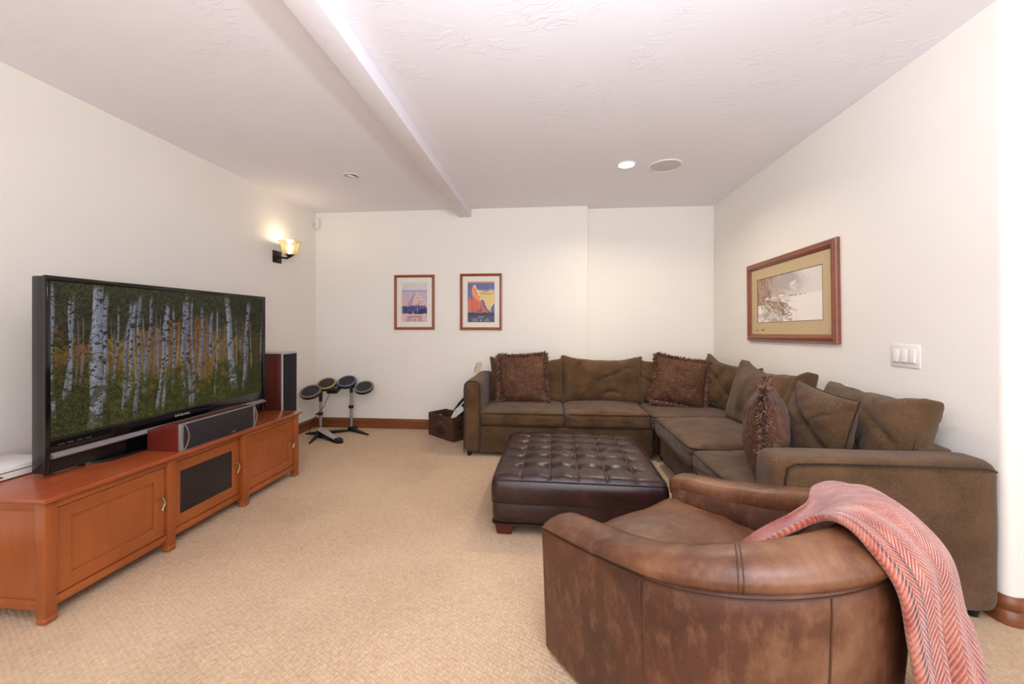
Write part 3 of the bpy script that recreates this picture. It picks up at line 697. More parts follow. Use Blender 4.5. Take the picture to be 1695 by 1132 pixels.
# ================================================================== TELEVISION
XT = -2.22; y0, y1, z0, z1 = 1.556, 2.925, .518, 1.409
tv = empty('television', (XT-.04, 2.24, ZT), 'large black flat television showing an aspen forest on the console', 'television')
sy0, sy1, sz0, sz1 = 1.575, 2.886, .676, 1.385
bx('rear_shell', M['bezel'], tv, XT-.075, XT-.012, y0+.002, y1-.002, z0+.004, z1-.002, .006, 3)
b = MB()
for a in ((y0, y1, sz1, z1), (y0, sy0, z0, sz1), (sy1, y1, z0, sz1), (sy0, sy1, .612, sz0)): b.box(XT-.014, XT, a[0], a[1], a[2], a[3], .0015, 2)
b.done('bezel', M['black'], tv, ang=25)
MB().box(XT-.016, XT-.008, sy0-.002, sy1+.002, z0+.002, .600, .001).done('lower_panel', M['black'], tv)
quad_uv('screen', [(XT-.004, sy0, sz1), (XT-.004, sy1, sz1), (XT-.004, sy1, sz0), (XT-.004, sy0, sz0)], pixmat('forest_screen', paint_forest(), emit=0.88), tv)
rail = MB().prism([(XT-.01, sy0, .583), (XT+.018, sy0, .587), (XT+.020, sy0, .593), (XT-.004, sy0, .612), (XT-.01, sy0, .612)], (0, sy1+.02-sy0, 0)).done('lower_rail', M['silver'], tv, ang=20)
for k in range(7): MB().lathe([(0, .002), (.0035, .0015), (.004, 0)], (0, 0, 0), Matrix.Translation((XT+.009, 2.70+.028*k, .6035)) @ Matrix.Rotation(math.radians(38), 4, 'Y'), 10).done('button', M['white'], rail)
RY = Matrix(((0, 0, 1, 0), (1, 0, 0, 0), (0, 1, 0, 0), (0, 0, 0, 1)))    # text x->+Y, y->+Z, z->+X
text('lettering', 'SAMSUNG', .0165, Matrix.Translation((XT+.0005, 2.215, .643)) @ RY, M['ink'], tv, .0006, 1.3)
for k in range(4): MB().box(XT, XT+.0008, 1.60+.036*k, 1.626+.036*k, .640, .645).done('status_mark', plain('dim_mark', (70, 66, 70), .5), tv, False)
b = MB(); b.box(XT-.07, XT-.03, 2.05, 2.43, ZT+.008, .56, .004, 2); b.done('stand_neck', M['black'], tv)
b = MB(); b.prism([(XT-.15, 1.74, ZT+.001), (XT-.02, 1.72, ZT+.001), (XT+.045, 1.80, ZT+.001), (XT+.055, 2.62, ZT+.001), (XT-.02, 2.72, ZT+.001), (XT-.15, 2.70, ZT+.001)], (0, 0, .013), bev=.004)
b.done('stand_base', M['black'], tv)

# ---- center channel speaker
cs = empty('center_speaker', (-2.06, 2.22, ZT), 'wide cherry center speaker with black grille in front of the television', 'speaker')
sy_, ey_ = 1.952, 2.492
MB().prism([(-2.165, sy_, ZT), (-1.980, sy_, ZT), (-1.980, sy_, .652), (-2.05, sy_, .652), (-2.165, sy_, .618)], (0, ey_-sy_, 0), bev=.0015).done('cabinet', M['dcherry'], cs, ang=20)
MB().box(-1.982, -1.966, sy_-.002, ey_+.002, ZT, .654, .002, 2).done('front_frame', M['silver'], cs)
rows = []
for k in range(25):
    t = k/24; yv = sy_+.012+(ey_-sy_-.024)*t; bow = .016*(1-(2*t-1)**6)
    z_ = [ZT+.004, ZT+.006, .52, .56, .60, .635, .648, .649]; fx = [-.0, .006, .012, .018, .018, .012, .006, .0]
    rows.append([Vector((-1.967+bow*f_/.018, yv, zz)) for zz, f_ in zip(z_, fx)])
g = MB(); g.grid(rows); gr = g.done('grille', M['grille'], cs, ang=180, recalc=True)
for yv, s_ in ((sy_+.020, 1), (ey_-.014, 1)):
    b = MB(); b.tube([(-1.963+.010*math.sin(math.pi*k/10), yv+.016*math.sin(math.pi*k/10), ZT+.006+.141*k/10) for k in range(11)], .0035, 8); b.done('trim_strip', plain('trim_taupe', (128, 114, 108), .4, .4), cs)
MB().box(-1.9495, -1.9485, 2.268, 2.283, .525, .529).done('badge', plain('badge_red', (150, 40, 50), .5), cs, False)
MB().box(-1.9495, -1.9485, 2.284, 2.304, .525, .529).done('badge', M['silverp'], cs, False)

# ---- tower speaker
ts = empty('tower_speaker', (-2.3, 3.13, 0), 'tall cherry tower speaker with black grille behind the console end', 'speaker')
bx('cabinet', M['dcherry2'], ts, -2.46, -2.165, 3.032, 3.215, .012, .952, .002)
MB().box(-2.462, -2.152, 3.029, 3.218, .952, .966, .004, 2).done('top_cap', M['silverp'], ts)
MB().box(-2.165, -2.152, 3.029, 3.218, .012, .953, .001, 1).done('front_frame', M['silverp'], ts)
rows = []
for k in range(13):
    t = k/12; rows.append([Vector((-2.153+.008*math.sin(math.pi*t)**.5, 3.034+.179*t, zz)) for zz in (.05, .3, .6, .948)])
g = MB(); g.grid(rows); g.done('grille', M['grille2'], ts, ang=180, recalc=True)
MB().box(-2.47, -2.14, 3.02, 3.226, 0, .014, .002).done('plinth', M['blackm'], ts)

# ---- white game console
gc = empty('game_console', (-2.42, 1.56, ZT), 'flat white game console lying at the near end behind the television', 'console')
bx('body', M['white'], gc, -2.60, -2.365, 1.395, 1.69, ZT+.004, ZT+.057, .003, 2)
MB().box(-2.366, -2.3635, 1.405, 1.69, ZT+.033, ZT+.036).done('disc_slot', M['blackm'], gc, False)
MB().lathe([(0, .001), (.007, .001), (.007, 0)], (0, 0, 0), Matrix.Translation((-2.365, 1.505, ZT+.018)) @ Matrix.Rotation(math.radians(90), 4, 'Y') @ Matrix.Diagonal((.5, 1, 1, 1)), 16).done('eject_button', M['blackm'], gc)
for yy in (1.42, 1.66): MB().cyl((-2.42, yy, ZT), (-2.42, yy, ZT+.006), .008, seg=10).done('rubber_foot', M['blackm'], gc)

# ================================================================== DRUM CONTROLLER
dr = empty('drum_kit', (-2.37, 4.1, 0), 'toy electronic drum kit with four round pads in the far left corner', 'drums')
LB, RB = Vector((-2.46, 4.08, 0)), Vector((-2.205, 4.26, 0))
def foot(tip, root, w0=.045, w1=.022):
    tip, root = Vector(tip), Vector(root); d = (tip-root).normalized(); s_ = Vector((-d.y, d.x, 0))
    b = MB(); P = [root-s_*w0*.5, root+s_*w0*.5, tip+s_*w1*.5, tip-s_*w1*.5]; hh = [.040, .040, .014, .014]
    bb = bmesh.new(); lo_ = [bb.verts.new(p+Vector((0, 0, .002))) for p in P]; up_ = [bb.verts.new(p+Vector((0, 0, h_))) for p, h_ in zip(P, hh)]
    bb.faces.new(lo_[::-1]); bb.faces.new(up_)
    for i in range(4): bb.faces.new((lo_[i], lo_[(i+1) % 4], up_[(i+1) % 4], up_[i]))
    bmesh.ops.bevel(bb, geom=bb.edges[:], offset=.005, segments=2, affect='EDGES'); b._merge(bb)
    b.done('foot', M['drumdark'], dr, recalc=True)
foot((-2.635, 4.08, 0), LB); foot((-2.375, 3.745, 0), LB+Vector((0, -.02, 0)), .05); foot((-2.19, 4.375, 0), RB); foot((-1.93, 4.10, 0), RB, .055)
foot(RB, LB, .05, .05)
for q_ in (LB, RB): MB().box(-.03, .03, -.03, .03, 0, .055, .01, 2, Matrix.Translation(q_)).done('base_hub', M['drumdark'], dr)
def pole(a, top):
    MB().cyl(a+Vector((0, 0, .05)), top, .0155, seg=16).done('pole', M['pole'], dr)
    mid_ = a.lerp(top, .62); b = MB(); b.cyl(mid_-Vector((0, 0, .017)), mid_+Vector((0, 0, .017)), .024, seg=14); b.box(-.03, -.005, -.012, .012, -.012, .012, .003, 1, Matrix.Translation(mid_)); b.done('height_clamp', M['drumdark'], dr)
    MB().cyl(top-Vector((0, 0, .01)), top+Vector((0, 0, .09)), .017, .02, seg=14).done('pole_bracket', M['drumdark'], dr)
TL, TR = Vector((-2.46, 4.08, .37)), Vector((-2.205, 4.26, .44)); pole(LB, TL); pole(RB, TR)
TP = Matrix.Rotation(math.radians(30), 4, 'X')
pads = [((-2.505, 3.97, .488), 'red', .108), ((-2.44, 4.16, .545), 'yellow', .104), ((-2.245, 4.235, .56), 'blue', .103), ((-2.02, 4.18, .510), 'green', .102)]
for (c_, rn, R_) in pads:
    A = Matrix.Translation(c_) @ Matrix.Rotation(math.radians(8), 4, 'Z') @ TP
    pd = MB(); pd.lathe([(0, -.040), (R_*.82, -.040), (R_*.96, -.030), (R_, -.012), (R_, -.002), (R_*.97, .002), (R_*.93, .002)], (0, 0, 0), A, 40); po = pd.done('drum_pad', M['drumdark'], dr)
    po['label'] = f'pad with a {rn} ring'
    MB().lathe([(R_*.80, .002), (R_*.81, .006), (R_*.88, .009), (R_*.955, .007), (R_*.985, .001)], (0, 0, 0), A, 40).done('pad_ring', M[rn], po)
    MB().lathe([(0, .003), (R_*.3, .0036), (R_*.32, .0028), (R_*.82, .0035)], (0, 0, 0), A, 40).done('pad_head', M['rubber'], po)
b = MB()
for p_, q_ in (((-2.5, 3.99, .455), (-2.5, 4.08, .44)), ((-2.5, 4.08, .44), (-2.43, 4.17, .505)), ((-2.43, 4.17, .505), (-2.225, 4.26, .515)), ((-2.225, 4.26, .51), (-2.03, 4.2, .475))): b.tube([p_, q_], .014, 8)
b.done('frame_arm', M['drumdark'], dr)
T = Matrix.Translation((-2.345, 4.14, .475)) @ Matrix.Rotation(math.radians(22), 4, 'X')
md = MB().box(-.062, .062, -.05, .05, -.02, .035, .014, 3, T).done('control_module', M['drumdark'], dr)
MB().lathe([(0, .004), (.014, .004), (.015, 0)], (0, 0, 0), T @ Matrix.Translation((-.025, -.012, .035)), 14).done('dial', M['pole'], md)
for k in range(4): MB().lathe([(0, .003), (.005, .003), (.005, 0)], (0, 0, 0), T @ Matrix.Translation((.0+.014*k, .008, .035)), 8).done('button', M['silverp'], md)
b = MB(); b.tube([(-2.375, 4.12, .45), (-2.40, 4.10, .38), (-2.43, 4.08, .30), (-2.47, 4.055, .24), (-2.49, 4.05, .21), (-2.52, 4.04, .17), (-2.545, 4.03, .10), (-2.55, 4.02, .04), (-2.50, 4.03, .025)], .0035, 6); b.done('cable', M['felt'], dr)
MB().box(-.02, .02, -.008, .008, -.008, .008, .003, 1, Matrix.Translation((-2.475, 4.045, .235)) @ Matrix.Rotation(-.3, 4, 'Y')).done('cable_clip', M['drumdark'], dr)
# kick pedal
e0, e1 = Vector((-2.44, 4.02, .085)), Vector((-2.13, 3.83, .02)); d = (e1-e0).normalized(); s_ = Vector((-d.y, d.x, 0)).normalized()
up = d.cross(s_)*-1
kp = MB().prism([e0+s_*.022, e0+d*.05+s_*.045, e0+d*.18+s_*.038, e1+s_*.02, e1-s_*.02, e0+d*.18-s_*.038, e0+d*.05-s_*.045, e0-s_*.022], (0, 0, .008), bev=.002).done('kick_pedal', M['silverp'], dr, ang=20)
q = e0+d*.07+Vector((0, 0, .0085)); MB().prism([q+s_*.025, q+d*.025+s_*.025, q+d*.025-s_*.015, q-s_*.025], (0, 0, .001)).done('orange_mark', M['orange'], kp, False)
b = MB(); P0, P1 = Vector((-2.44, 4.02, .004)), Vector((-2.09, 3.81, .004))
b.prism([P0+s_*.03, P0+d*.3+s_*.035, P1+s_*.035, P1+d*.025+s_*.02, P1+d*.025-s_*.02, P1-s_*.035, P0+d*.3-s_*.035, P0-s_*.03], (0, 0, .016), bev=.004)
b.prism([P1-d*.06+s_*.035, P1+s_*.035, P1+d*.022, P1-s_*.035, P1-d*.06-s_*.035], (0, 0, .032), bev=.006); b.done('pedal_base', M['drumdark'], kp)
b = MB(); b.tube([e0+Vector((0, 0, -.005)), e0+Vector((-.01, .01, -.07))], .012, 8); b.done('pedal_hinge', M['drumdark'], kp)

# ================================================================== WOODEN CRATE WITH TOY GUITAR
cr = empty('wooden_crate', (-1.05, 4.15, 0), 'worn dark wooden crate with faded print beside the sofa arm', 'crate')
K0 = Vector((-1.298, 4.195, 0)); K1 = Vector((-.962, 3.925, 0)); ax_ = (K1-K0).normalized(); bx_ = Vector((-ax_.y, ax_.x, 0)); LW = (K1-K0).length; LD = .245
TC = Matrix(((ax_.x, bx_.x, 0, K0.x), (ax_.y, bx_.y, 0, K0.y), (0, 0, 1, 0), (0, 0, 0, 1)))
th = .012
def plank(x0, x1, y0_, y1_, z0_, z1_, m='crate', nm='board'): return MB().box(x0, x1, y0_, y1_, z0_, z1_, .0018, 1, TC).done(nm, M[m], cr)
for (za, zb) in ((.004, .084), (.087, .166), (.169, .242)):
    fb = plank(0, LW, 0, th, za, zb); plank(0, LW, LD-th, LD, za, zb, 'cratei')
for xx in (0, LW-.02):
    plank(xx, xx+.02, th, LD-th, .004, .11, 'crate', 'end_board'); plank(xx, xx+.02, th, LD-th, .20, .246, 'crate', 'end_board')
    plank(xx, xx+.02, th, .07, .112, .198, 'crate', 'end_board'); plank(xx, xx+.02, LD-.07, LD-th, .112, .198, 'crate', 'end_board')
plank(.02, LW-.02, th, LD-th, .004, .014, 'cratei', 'bottom_board')
TXc = TC @ Matrix.Translation((LW*.52, -.0008, .165)) @ Matrix.Rotation(math.radians(90), 4, 'X')
text('faded_lettering', 'HPG', .055, TXc, M['print'], cr, .0004, 1.2)
MB().lathe([(0, .0006), (.062, .0006), (.062, 0)], (0, 0, 0), TC @ Matrix.Translation((LW*.52, -.0004, .082)) @ Matrix.Rotation(math.radians(90), 4, 'X') @ Matrix.Diagonal((1.2, .62, 1, 1)), 30).done('stamp', M['stamp'], cr)
# toy guitar standing in the crate
tg = empty('toy_guitar', (-.93, 4.05, .02), 'black and white toy guitar controller standing in the wooden crate', 'toy guitar')
TG = Matrix.Translation((-1.10, 4.10, .018)) @ Matrix.Rotation(math.radians(-20), 4, 'Z') @ Matrix.Rotation(math.radians(29), 4, 'Y') @ Matrix.Rotation(math.radians(-8), 4, 'X')
bod = [(-.045, .0), (-.05, .20), (-.052, .30), (-.045, .38), (-.03, .45), (-.005, .485), (.02, .475), (.04, .42), (.06, .36), (.065, .22), (.05, 0)]
def tgp(pts, y0_, y1_): return [TG @ Vector((x_, y0_, z_)) for x_, z_ in pts], (TG.to_3x3() @ Vector((0, y1_-y0_, 0)))
P, dd = tgp(bod, 0, .035); MB().prism(P, dd, bev=.006).done('body', M['drumdark'], tg)
pg = [(-.032, .06), (-.036, .20), (-.030, .235), (-.012, .30), (-.006, .345), (.004, .335), (.004, .30), (.028, .285), (.044, .32), (.055, .325), (.035, .235), (.012, .17), (.005, .06)]
P, dd = tgp([(x_*1.15+.004, z_+.085) for x_, z_ in pg], -.006, 0); pk = MB().prism(P, dd, bev=.001).done('white_faceplate', M['white'], tg)
for x_, z_ in ((-.006, .355), (-.016, .30)): MB().lathe([(0, .002), (.0045, .0015), (.005, 0)], (0, 0, 0), TG @ Matrix.Translation((x_, -.0065, z_)) @ Matrix.Rotation(math.radians(90), 4, 'X'), 10).done('screw', M['blackm'], pk)
b = MB(); b.tube([TG @ Vector(p_) for p_ in ((-.01, -.004, .48), (.02, -.02, .46), (.03, -.026, .42), (.02, -.024, .385))], .012, 8); b.done('strap', M['blackm'], tg)

# guitar leaning behind the sofa arm
gt = empty('electric_guitar', (-.80, 4.34, 0), 'electric guitar with pale maple headstock leaning behind the sofa arm', 'guitar')
G0, G1 = Vector((-.96, 4.34, .02)), Vector((-.765, 4.385, .748)); gd = (G1-G0).normalized(); gs = Vector((gd.z, 0, -gd.x)).normalized()
gn = Vector((0, .03, 0))
def gp(a, b_): return G0+gd*a+gs*b_
MB().prism([gp(.60, -.022), gp(.64, -.022), gp(.66, -.034), gp(.765, -.030), gp(.785, -.012), (gp(.775, .010)), gp(.745, .022), gp(.73, .012), gp(.66, .016), gp(.63, .022), gp(.60, .022)], (0, .014, 0), bev=.002).done('headstock', M['maple'], gt)
for k in range(6): MB().cyl(gp(.668+.017*k, -.030)+Vector((0, .007, 0)), gp(.668+.017*k, -.046)+Vector((0, .007, 0)), .005, seg=8).done('tuning_peg', M['silver'], gt)
MB().prism([gp(.28, -.026), gp(.61, -.021), gp(.61, .021), gp(.28, .026)], (0, .018, 0), bev=.003).done('neck', M['maple'], gt)
MB().prism([gp(0.0, -.06), gp(.03, -.105), (gp(.10, -.11)), gp(.17, -.07), gp(.26, -.085), gp(.30, -.05), gp(.27, -.02), gp(.27, .02), gp(.31, .05), gp(.25, .075), gp(.17, .065), gp(.10, .10), gp(.03, .10), gp(0, .05)], (0, .034, 0), bev=.005).done('body', M['drumdark'], gt)

# ================================================================== SECTIONAL SOFA
sf = empty('sectional_sofa', (.6, 3.4, 0), 'brown chenille corner sectional sofa with loose back cushions', 'sofa')
SM, PM = M['sofa'], M['piping']
def soft(name, sx, sy, sz, r_, n, T, crown=0, side=0, wr=0.004, seed=0, mat=None, parent=sf, fn2=None):
    hx, hy, hz = sx/2, sy/2, sz/2
    def fn(p, u):
        q = p.copy(); fx, fy, fz = 1-min(1, abs(p.x/hx))**2.5, 1-min(1, abs(p.y/hy))**2.5, 1-min(1, abs(p.z/hz))**2.5
        q.z += crown*fx*fy*(1 if p.z > 0 else -.3)*abs(p.z/hz)
        q.y += side*fx*fz*(p.y/hy); q.x += side*fy*fz*(p.x/hx)*.6
        k = nz(q, 5, wr*2, seed)+nz(q, 14, wr, seed+3)+(crs(q, 3.2, .014, seed, (1, 1, 2)) if crown > .01 else 0)
        q += Vector((p.x/hx, p.y/hy, p.z/hz))*k
        if fn2: q = fn2(q, u)
        return q
    return rgrid(sx, sy, sz, r_, n, fn, T, name, mat or SM, parent)
def Tr(x, y, z, rz=0, rx=0, ry=0):
    return Matrix.Translation((x, y, z)) @ Matrix.Rotation(math.radians(rz), 4, 'Z') @ Matrix.Rotation(math.radians(rx), 4, 'X') @ Matrix.Rotation(math.radians(ry), 4, 'Y')
def outline(T, sx, sy, z, inset, r_, crown=0, n=14, side=0):
    """rounded rectangle loop at height z in local frame"""
    hx, hy = sx/2-inset, sy/2-inset; pts = []
    for (cx_, cy_, a0_) in ((hx-r_, hy-r_, 0), (-hx+r_, hy-r_, 90), (-hx+r_, -hy+r_, 180), (hx-r_, -hy+r_, 270)):
        for k in range(7):
            a = math.radians(a0_+90*k/6); pts.append((cx_+r_*math.cos(a), cy_+r_*math.sin(a)))
    out = []
    for i, p in enumerate(pts):
        q = pts[(i+1) % len(pts)]; m_ = 8 if i % 7 == 6 else 1
        for k in range(m_):
            t = k/m_; x_, y_ = p[0]*(1-t)+q[0]*t, p[1]*(1-t)+q[1]*t
            fx = 1-min(1, abs(x_/(sx/2)))**2.5; fy = 1-min(1, abs(y_/(sy/2)))**2.5
            bo = side*.7; out.append(T @ Vector((x_+bo*.6*fy*x_/(sx/2), y_+bo*fx*y_/(sy/2), z)))
    return out
def seat(cx_, cy_, sx, sy, z0_, z1_, seed, crown=.028, tz=0):
    T = Tr(cx_, cy_, z0_, tz)
    o = soft('seat_cushion', sx, sy, z1_-z0_, .042, 30, T, crown, .014, .004, seed)
    for z_, nm in ((z1_-z0_-.016, 'piping'), (.016, 'piping')):
        b = MB(); b.tube(outline(T, sx, sy, z_, .004, .045, side=.014), .0055, 6, True); b.done(nm, PM, o)
    return o
# --- bases and arms
def basebox(x0, x1, y0_, y1_, z0_, z1_, r_=.02, nm='base'):
    return soft(nm, x1-x0, y1_-y0_, z1_-z0_, r_, 8, Tr((x0+x1)/2, (y0_+y1_)/2, z0_), 0, 0, .0015, 5)
basebox(-.625, .905, 3.545, 4.36, .03, .275, .012)
basebox(.905, 1.78, 3.66, 4.40, .03, .275, .012)
basebox(.975, 1.785, 1.90, 3.655, .03, .275, .012)
basebox(-.62, 1.78, 4.20, 4.39, .27, .70, .05, 'back_frame')
basebox(1.62, 1.79, 1.90, 4.25, .27, .655, .05, 'back_frame')
def arm(T, L, w_, h_, seed):
    """arm running along local +y from 0 to L, x centred; round-shouldered top"""
    def f2(q, u):
        return q
    hx = w_/2
    def fn(p, u):
        q = p.copy(); q.x += math.copysign(.006, p.x)*(1-abs(p.z/(h_/2))**2); k = nz(q, 4, .004, seed); q += Vector((p.x/hx, p.y/(L/2), p.z/(h_/2)))*k; return q
    return rgrid(w_, L, h_, .055, 14, fn, T, 'armrest', SM, sf)
a = arm(Tr(-.690, 3.958, .028), .86, .158, .655, 3)
b = MB(); yf = 3.530
lp_ = [(-.762, yf-.002, .035)]+[(-.762, yf-.002, .60)]+[(-.715-.045*math.cos(math.radians(t)), yf-.002, .632+.045*math.sin(math.radians(t))) for t in (20, 45, 70, 90)]+[(-.66, yf-.002, .677), (-.632, yf-.002, .66), (-.620, yf-.002, .62), (-.618, yf-.002, .035)]
b.tube(lp_, .0045, 6); b.done('piping', PM, a)
# near arm, running along X
TN = Matrix.Translation((1.362, 1.822, .030)) @ Matrix.Rotation(math.radians(-90), 4, 'Z')
a2 = arm(TN, .868, .175, .612, 9)
b = MB(); yf = 1.731
b.tube([(.975, yf, .05), (.972, yf-.002, .3), (.975, yf-.001, .55), (.985, yf, .598), (1.01, yf, .612), (1.1, yf, .616), (1.45, yf, .618), (1.70, yf, .617), (1.745, yf+.006, .612), (1.775, yf+.014, .60)], .005, 6)
b.done('piping', PM, a2)
for x_, y_ in ((-.72, 3.57), (.85, 3.58), (.93, 3.70), (1.0, 2.0), (1.0, 3.6), (1.02, 1.79), (1.73, 1.79), (-.72, 4.3), (1.7, 4.3)):
    MB().cyl((x_, y_, 0), (x_, y_, .034), .018, .024, 14).done('foot', M['darkfoot'], sf)
# --- seat cushions
seat(-.235, 3.845, .755, .63, .272, .408, 1)
seat(.520, 3.845, .745, .63, .272, .412, 2)
seat(1.30, 3.84, .80, .70, .270, .408, 3, .012)
seat(1.245, 3.02, .70, .86, .270, .418, 4)
seat(1.245, 2.245, .70, .67, .268, .410, 5)
# --- back cushions: loose, slumped, with pulled corners
def backc(w_, h_, t_, T, seed, ears=.02, sag=.02, wr=.007, name='back_cushion', parent=sf, mat=None, lab=None, fold=0.0):
    hx, hy, hz = w_/2, t_/2, h_/2
    def fn(p, u):
        q = p.copy(); ax, az = abs(p.x/hx), abs(p.z/hz)
        th_ = (1-ax**3.2)**.5*(1-az**3.2)**.5 if ax < 1 and az < 1 else 0
        q.y = p.y*(.28+.80*th_)
        # pulled-in sides and protruding corners
        q.x -= math.copysign(.030*(1-az**2), p.x)*ax**2; q.z -= math.copysign(.028*(1-ax**2), p.z)*az**2
        if p.z > 0:
            q.z += ears*(ax**5)*az - sag*(1-ax**2)*az
            q.z += nz((p.x*1.0, 0, seed), 9, .016, seed)*az
        else: q.z += 0
        k = nz(q, 6, wr*1.6, seed)+nz((q.x*1.0, q.y, q.z*.5), 15, wr*.8, seed+2)+crs(q, 3.4, .022, seed, (1, .3, 1.2))+crs(q, 6, .010, seed+4, (1.4, .3, .8))
        k += .007*math.cos(p.x*52+4*nz(p, 6, 1, seed))*max(0, az-.35)**2*1.6*(1 if p.z > 0 else .5)
        if fold:
            s1 = (p.x*.55+p.z*.8)/.16+seed; k -= fold*max(0, math.cos(s1*2*math.pi))**6*(1-az**2)
        q.y += k*(1 if p.y > 0 else -1)*(.4+th_)
        q.x += nz(q, 7, .006, seed+5)
        return q
    o = rgrid(w_, t_, h_, min(.035, t_*.4), 38, fn, T, name, mat or SM, parent)
    if lab: o['label'] = lab
    b = MB(); pts = []
    N = 60
    for k in range(N):
        a_ = 2*math.pi*k/N; ca, sa = math.cos(a_), math.sin(a_); pw = 9
        rr = 1/((abs(ca)**pw+abs(sa)**pw)**(1/pw)); p = Vector((hx*.985*rr*ca, 0, hz*.985*rr*sa))
        q = fn(p, None); q.y = -t_*.10; q.z += hz; pts.append(T @ q)
    b.tube(pts, .0045, 6, True); b.done('piping', PM, o)
    return o
backc(.80, .46, .20, Tr(-.225, 4.085, .385, 0, -9), 11, .028, .012)
backc(.83, .475, .22, Tr(.535, 4.075, .385, 0, -9), 12, .030, .004)
backc(.80, .46, .20, Tr(1.27, 4.115, .385, 0, -9), 13, .03, .012, .009, fold=.016)
backc(.62, .48, .18, Tr(1.575, 3.80, .385, -62, -14, 7), 14, .04, .02, .012, fold=.02)
backc(.88, .50, .22, Tr(1.520, 3.06, .385, -90, -14, 0), 15, .035, .02, .008)
backc(.64, .48, .22, Tr(1.590, 2.21, .385, -90, -12, 0), 16, .01, .0, .010, fold=.012)

# ================================================================== THROW PILLOWS
def fringe(parent, path, n, L, mat, seed):
    """short curled yarn tufts set along a closed path [(point, outward)]"""
    g_ = random.Random(seed); bm_ = bmesh.new(); m_ = len(path)
    for k in range(n):
        t = k/n*m_; i = int(t) % m_; f_ = t-int(t); p = path[i][0].lerp(path[(i+1) % m_][0], f_); o_ = path[i][1].lerp(path[(i+1) % m_][1], f_).normalized()
        rd = Vector((g_.gauss(0, 1), g_.gauss(0, 1), g_.gauss(0, 1))).normalized(); d_ = (o_+rd*.55).normalized(); ln = L*g_.uniform(.6, 1.15)
        s_ = d_.cross(rd).normalized()*.0034; s2 = d_.cross(s_).normalized()*.0034
        mid_ = p+d_*ln*.55+rd*.006; end = p+d_*ln+rd*.012+Vector((0, 0, -.004))
        ring0 = [bm_.verts.new(p+a_) for a_ in (s_, s2, -s_, -s2)]; ring1 = [bm_.verts.new(mid_+a_*1.3) for a_ in (s_, s2, -s_, -s2)]; tip = bm_.verts.new(end)
        for q in range(4):
            f1 = bm_.faces.new((ring0[q], ring0[(q+1) % 4], ring1[(q+1) % 4], ring1[q])); f2 = bm_.faces.new((ring1[q], ring1[(q+1) % 4], tip))
            if g_.random() < .5: f1.material_index = f2.material_index = 1
    me = bpy.data.meshes.new('fringe'); bm_.to_mesh(me); bm_.free()
    o = link('fringe', me, [M['fringe'], M['fringed']], parent, True, 60); o['kind'] = 'stuff'; return o
def pillow(name, w_, h_, t_, T, label, seed, mat, cat='pillow', group=None, fr=True, wr=.006, crease=0):
    e_ = empty(name, T @ Vector((0, 0, 0)), label, cat, group)
    hx, hz, hy = w_/2, h_/2, t_/2; N = 44; loops = []
    def edge(u_, v_):   # in-plane outline with pulled-in sides
        x_ = u_*hx*(1-.07*(1-abs(v_)**2)*abs(u_)**2); z_ = v_*hz*(1-.07*(1-abs(u_)**2)*abs(v_)**2); return x_, z_
    b = MB()
    for side_ in (1, -1):
        P = []
        for i in range(N+1):
            row = []
            for j in range(N+1):
                u_, v_ = math.sin((2*i/N-1)*math.pi/2)*.6+(2*i/N-1)*.4, math.sin((2*j/N-1)*math.pi/2)*.6+(2*j/N-1)*.4
                x_, z_ = edge(u_, v_); th_ = max(0, (1-abs(u_)**2.6))**.55*max(0, (1-abs(v_)**2.6))**.55
                y_ = hy*th_+(nz((x_, z_, seed), 8, wr*2, seed)+nz((x_*.8, z_, seed+side_), 18, wr, seed)+crs((x_, 0, z_), 5, .014+wr, seed+side_))*th_
                if crease: y_ -= crease*max(0, math.cos((x_*.7+z_*1.0)*26+seed))**5*th_
                row.append(T @ Vector((x_, -side_*y_, z_+hz)))
            P.append(row)
        b.grid(P)
    bmesh.ops.remove_doubles(b.bm, verts=b.bm.verts[:], dist=.0004)
    b.done('cushion_body', mat, e_, ang=180, recalc=True)
    path = []
    for k in range(80):
        t = k/80*4; s_ = int(t); f_ = (t-s_)*2-1
        u_, v_ = ((f_, -1), (1, f_), (-f_, 1), (-1, -f_))[s_]; x_, z_ = edge(u_, v_)
        o_ = (T.to_3x3() @ Vector((((0, -1), (1, 0), (0, 1), (-1, 0))[s_][0], 0, ((0, -1), (1, 0), (0, 1), (-1, 0))[s_][1]))).normalized()
        path.append((T @ Vector((x_, 0, z_+hz)), o_))
    if fr: fringe(e_, path, 2600, .040, None, seed)
    else:
        b = MB(); b.tube([p for p, _ in path], .0045, 6, True); b.done('piping', PM, e_)
    return e_
pillow('throw_pillow', .47, .47, .17, Tr(-.250, 3.865, .425, -2, -16, -3), 'fringed red and gold brocade pillow at the left end of the sofa', 21, M['brocade'], group='fringed brocade pillows')
pillow('throw_pillow', .47, .45, .17, Tr(1.205, 3.86, .435, -10, -20, 9), 'fringed red and gold brocade pillow leaning in the sofa corner', 22, M['brocade'], group='fringed brocade pillows')
pillow('throw_pillow', .46, .45, .20, Tr(1.115, 2.15, .418, 60, 0, 0), 'fringed brocade pillow standing edge on beside the near sofa arm', 23, M['brocade'], group='fringed brocade pillows')
pillow('throw_pillow', .39, .44, .20, Tr(1.37, 2.25, .420, -82, -8, 8), 'plain brown unfringed pillow with creases between fringed pillow and near arm', 24, M['sofa'], fr=False, wr=.012, crease=.03)

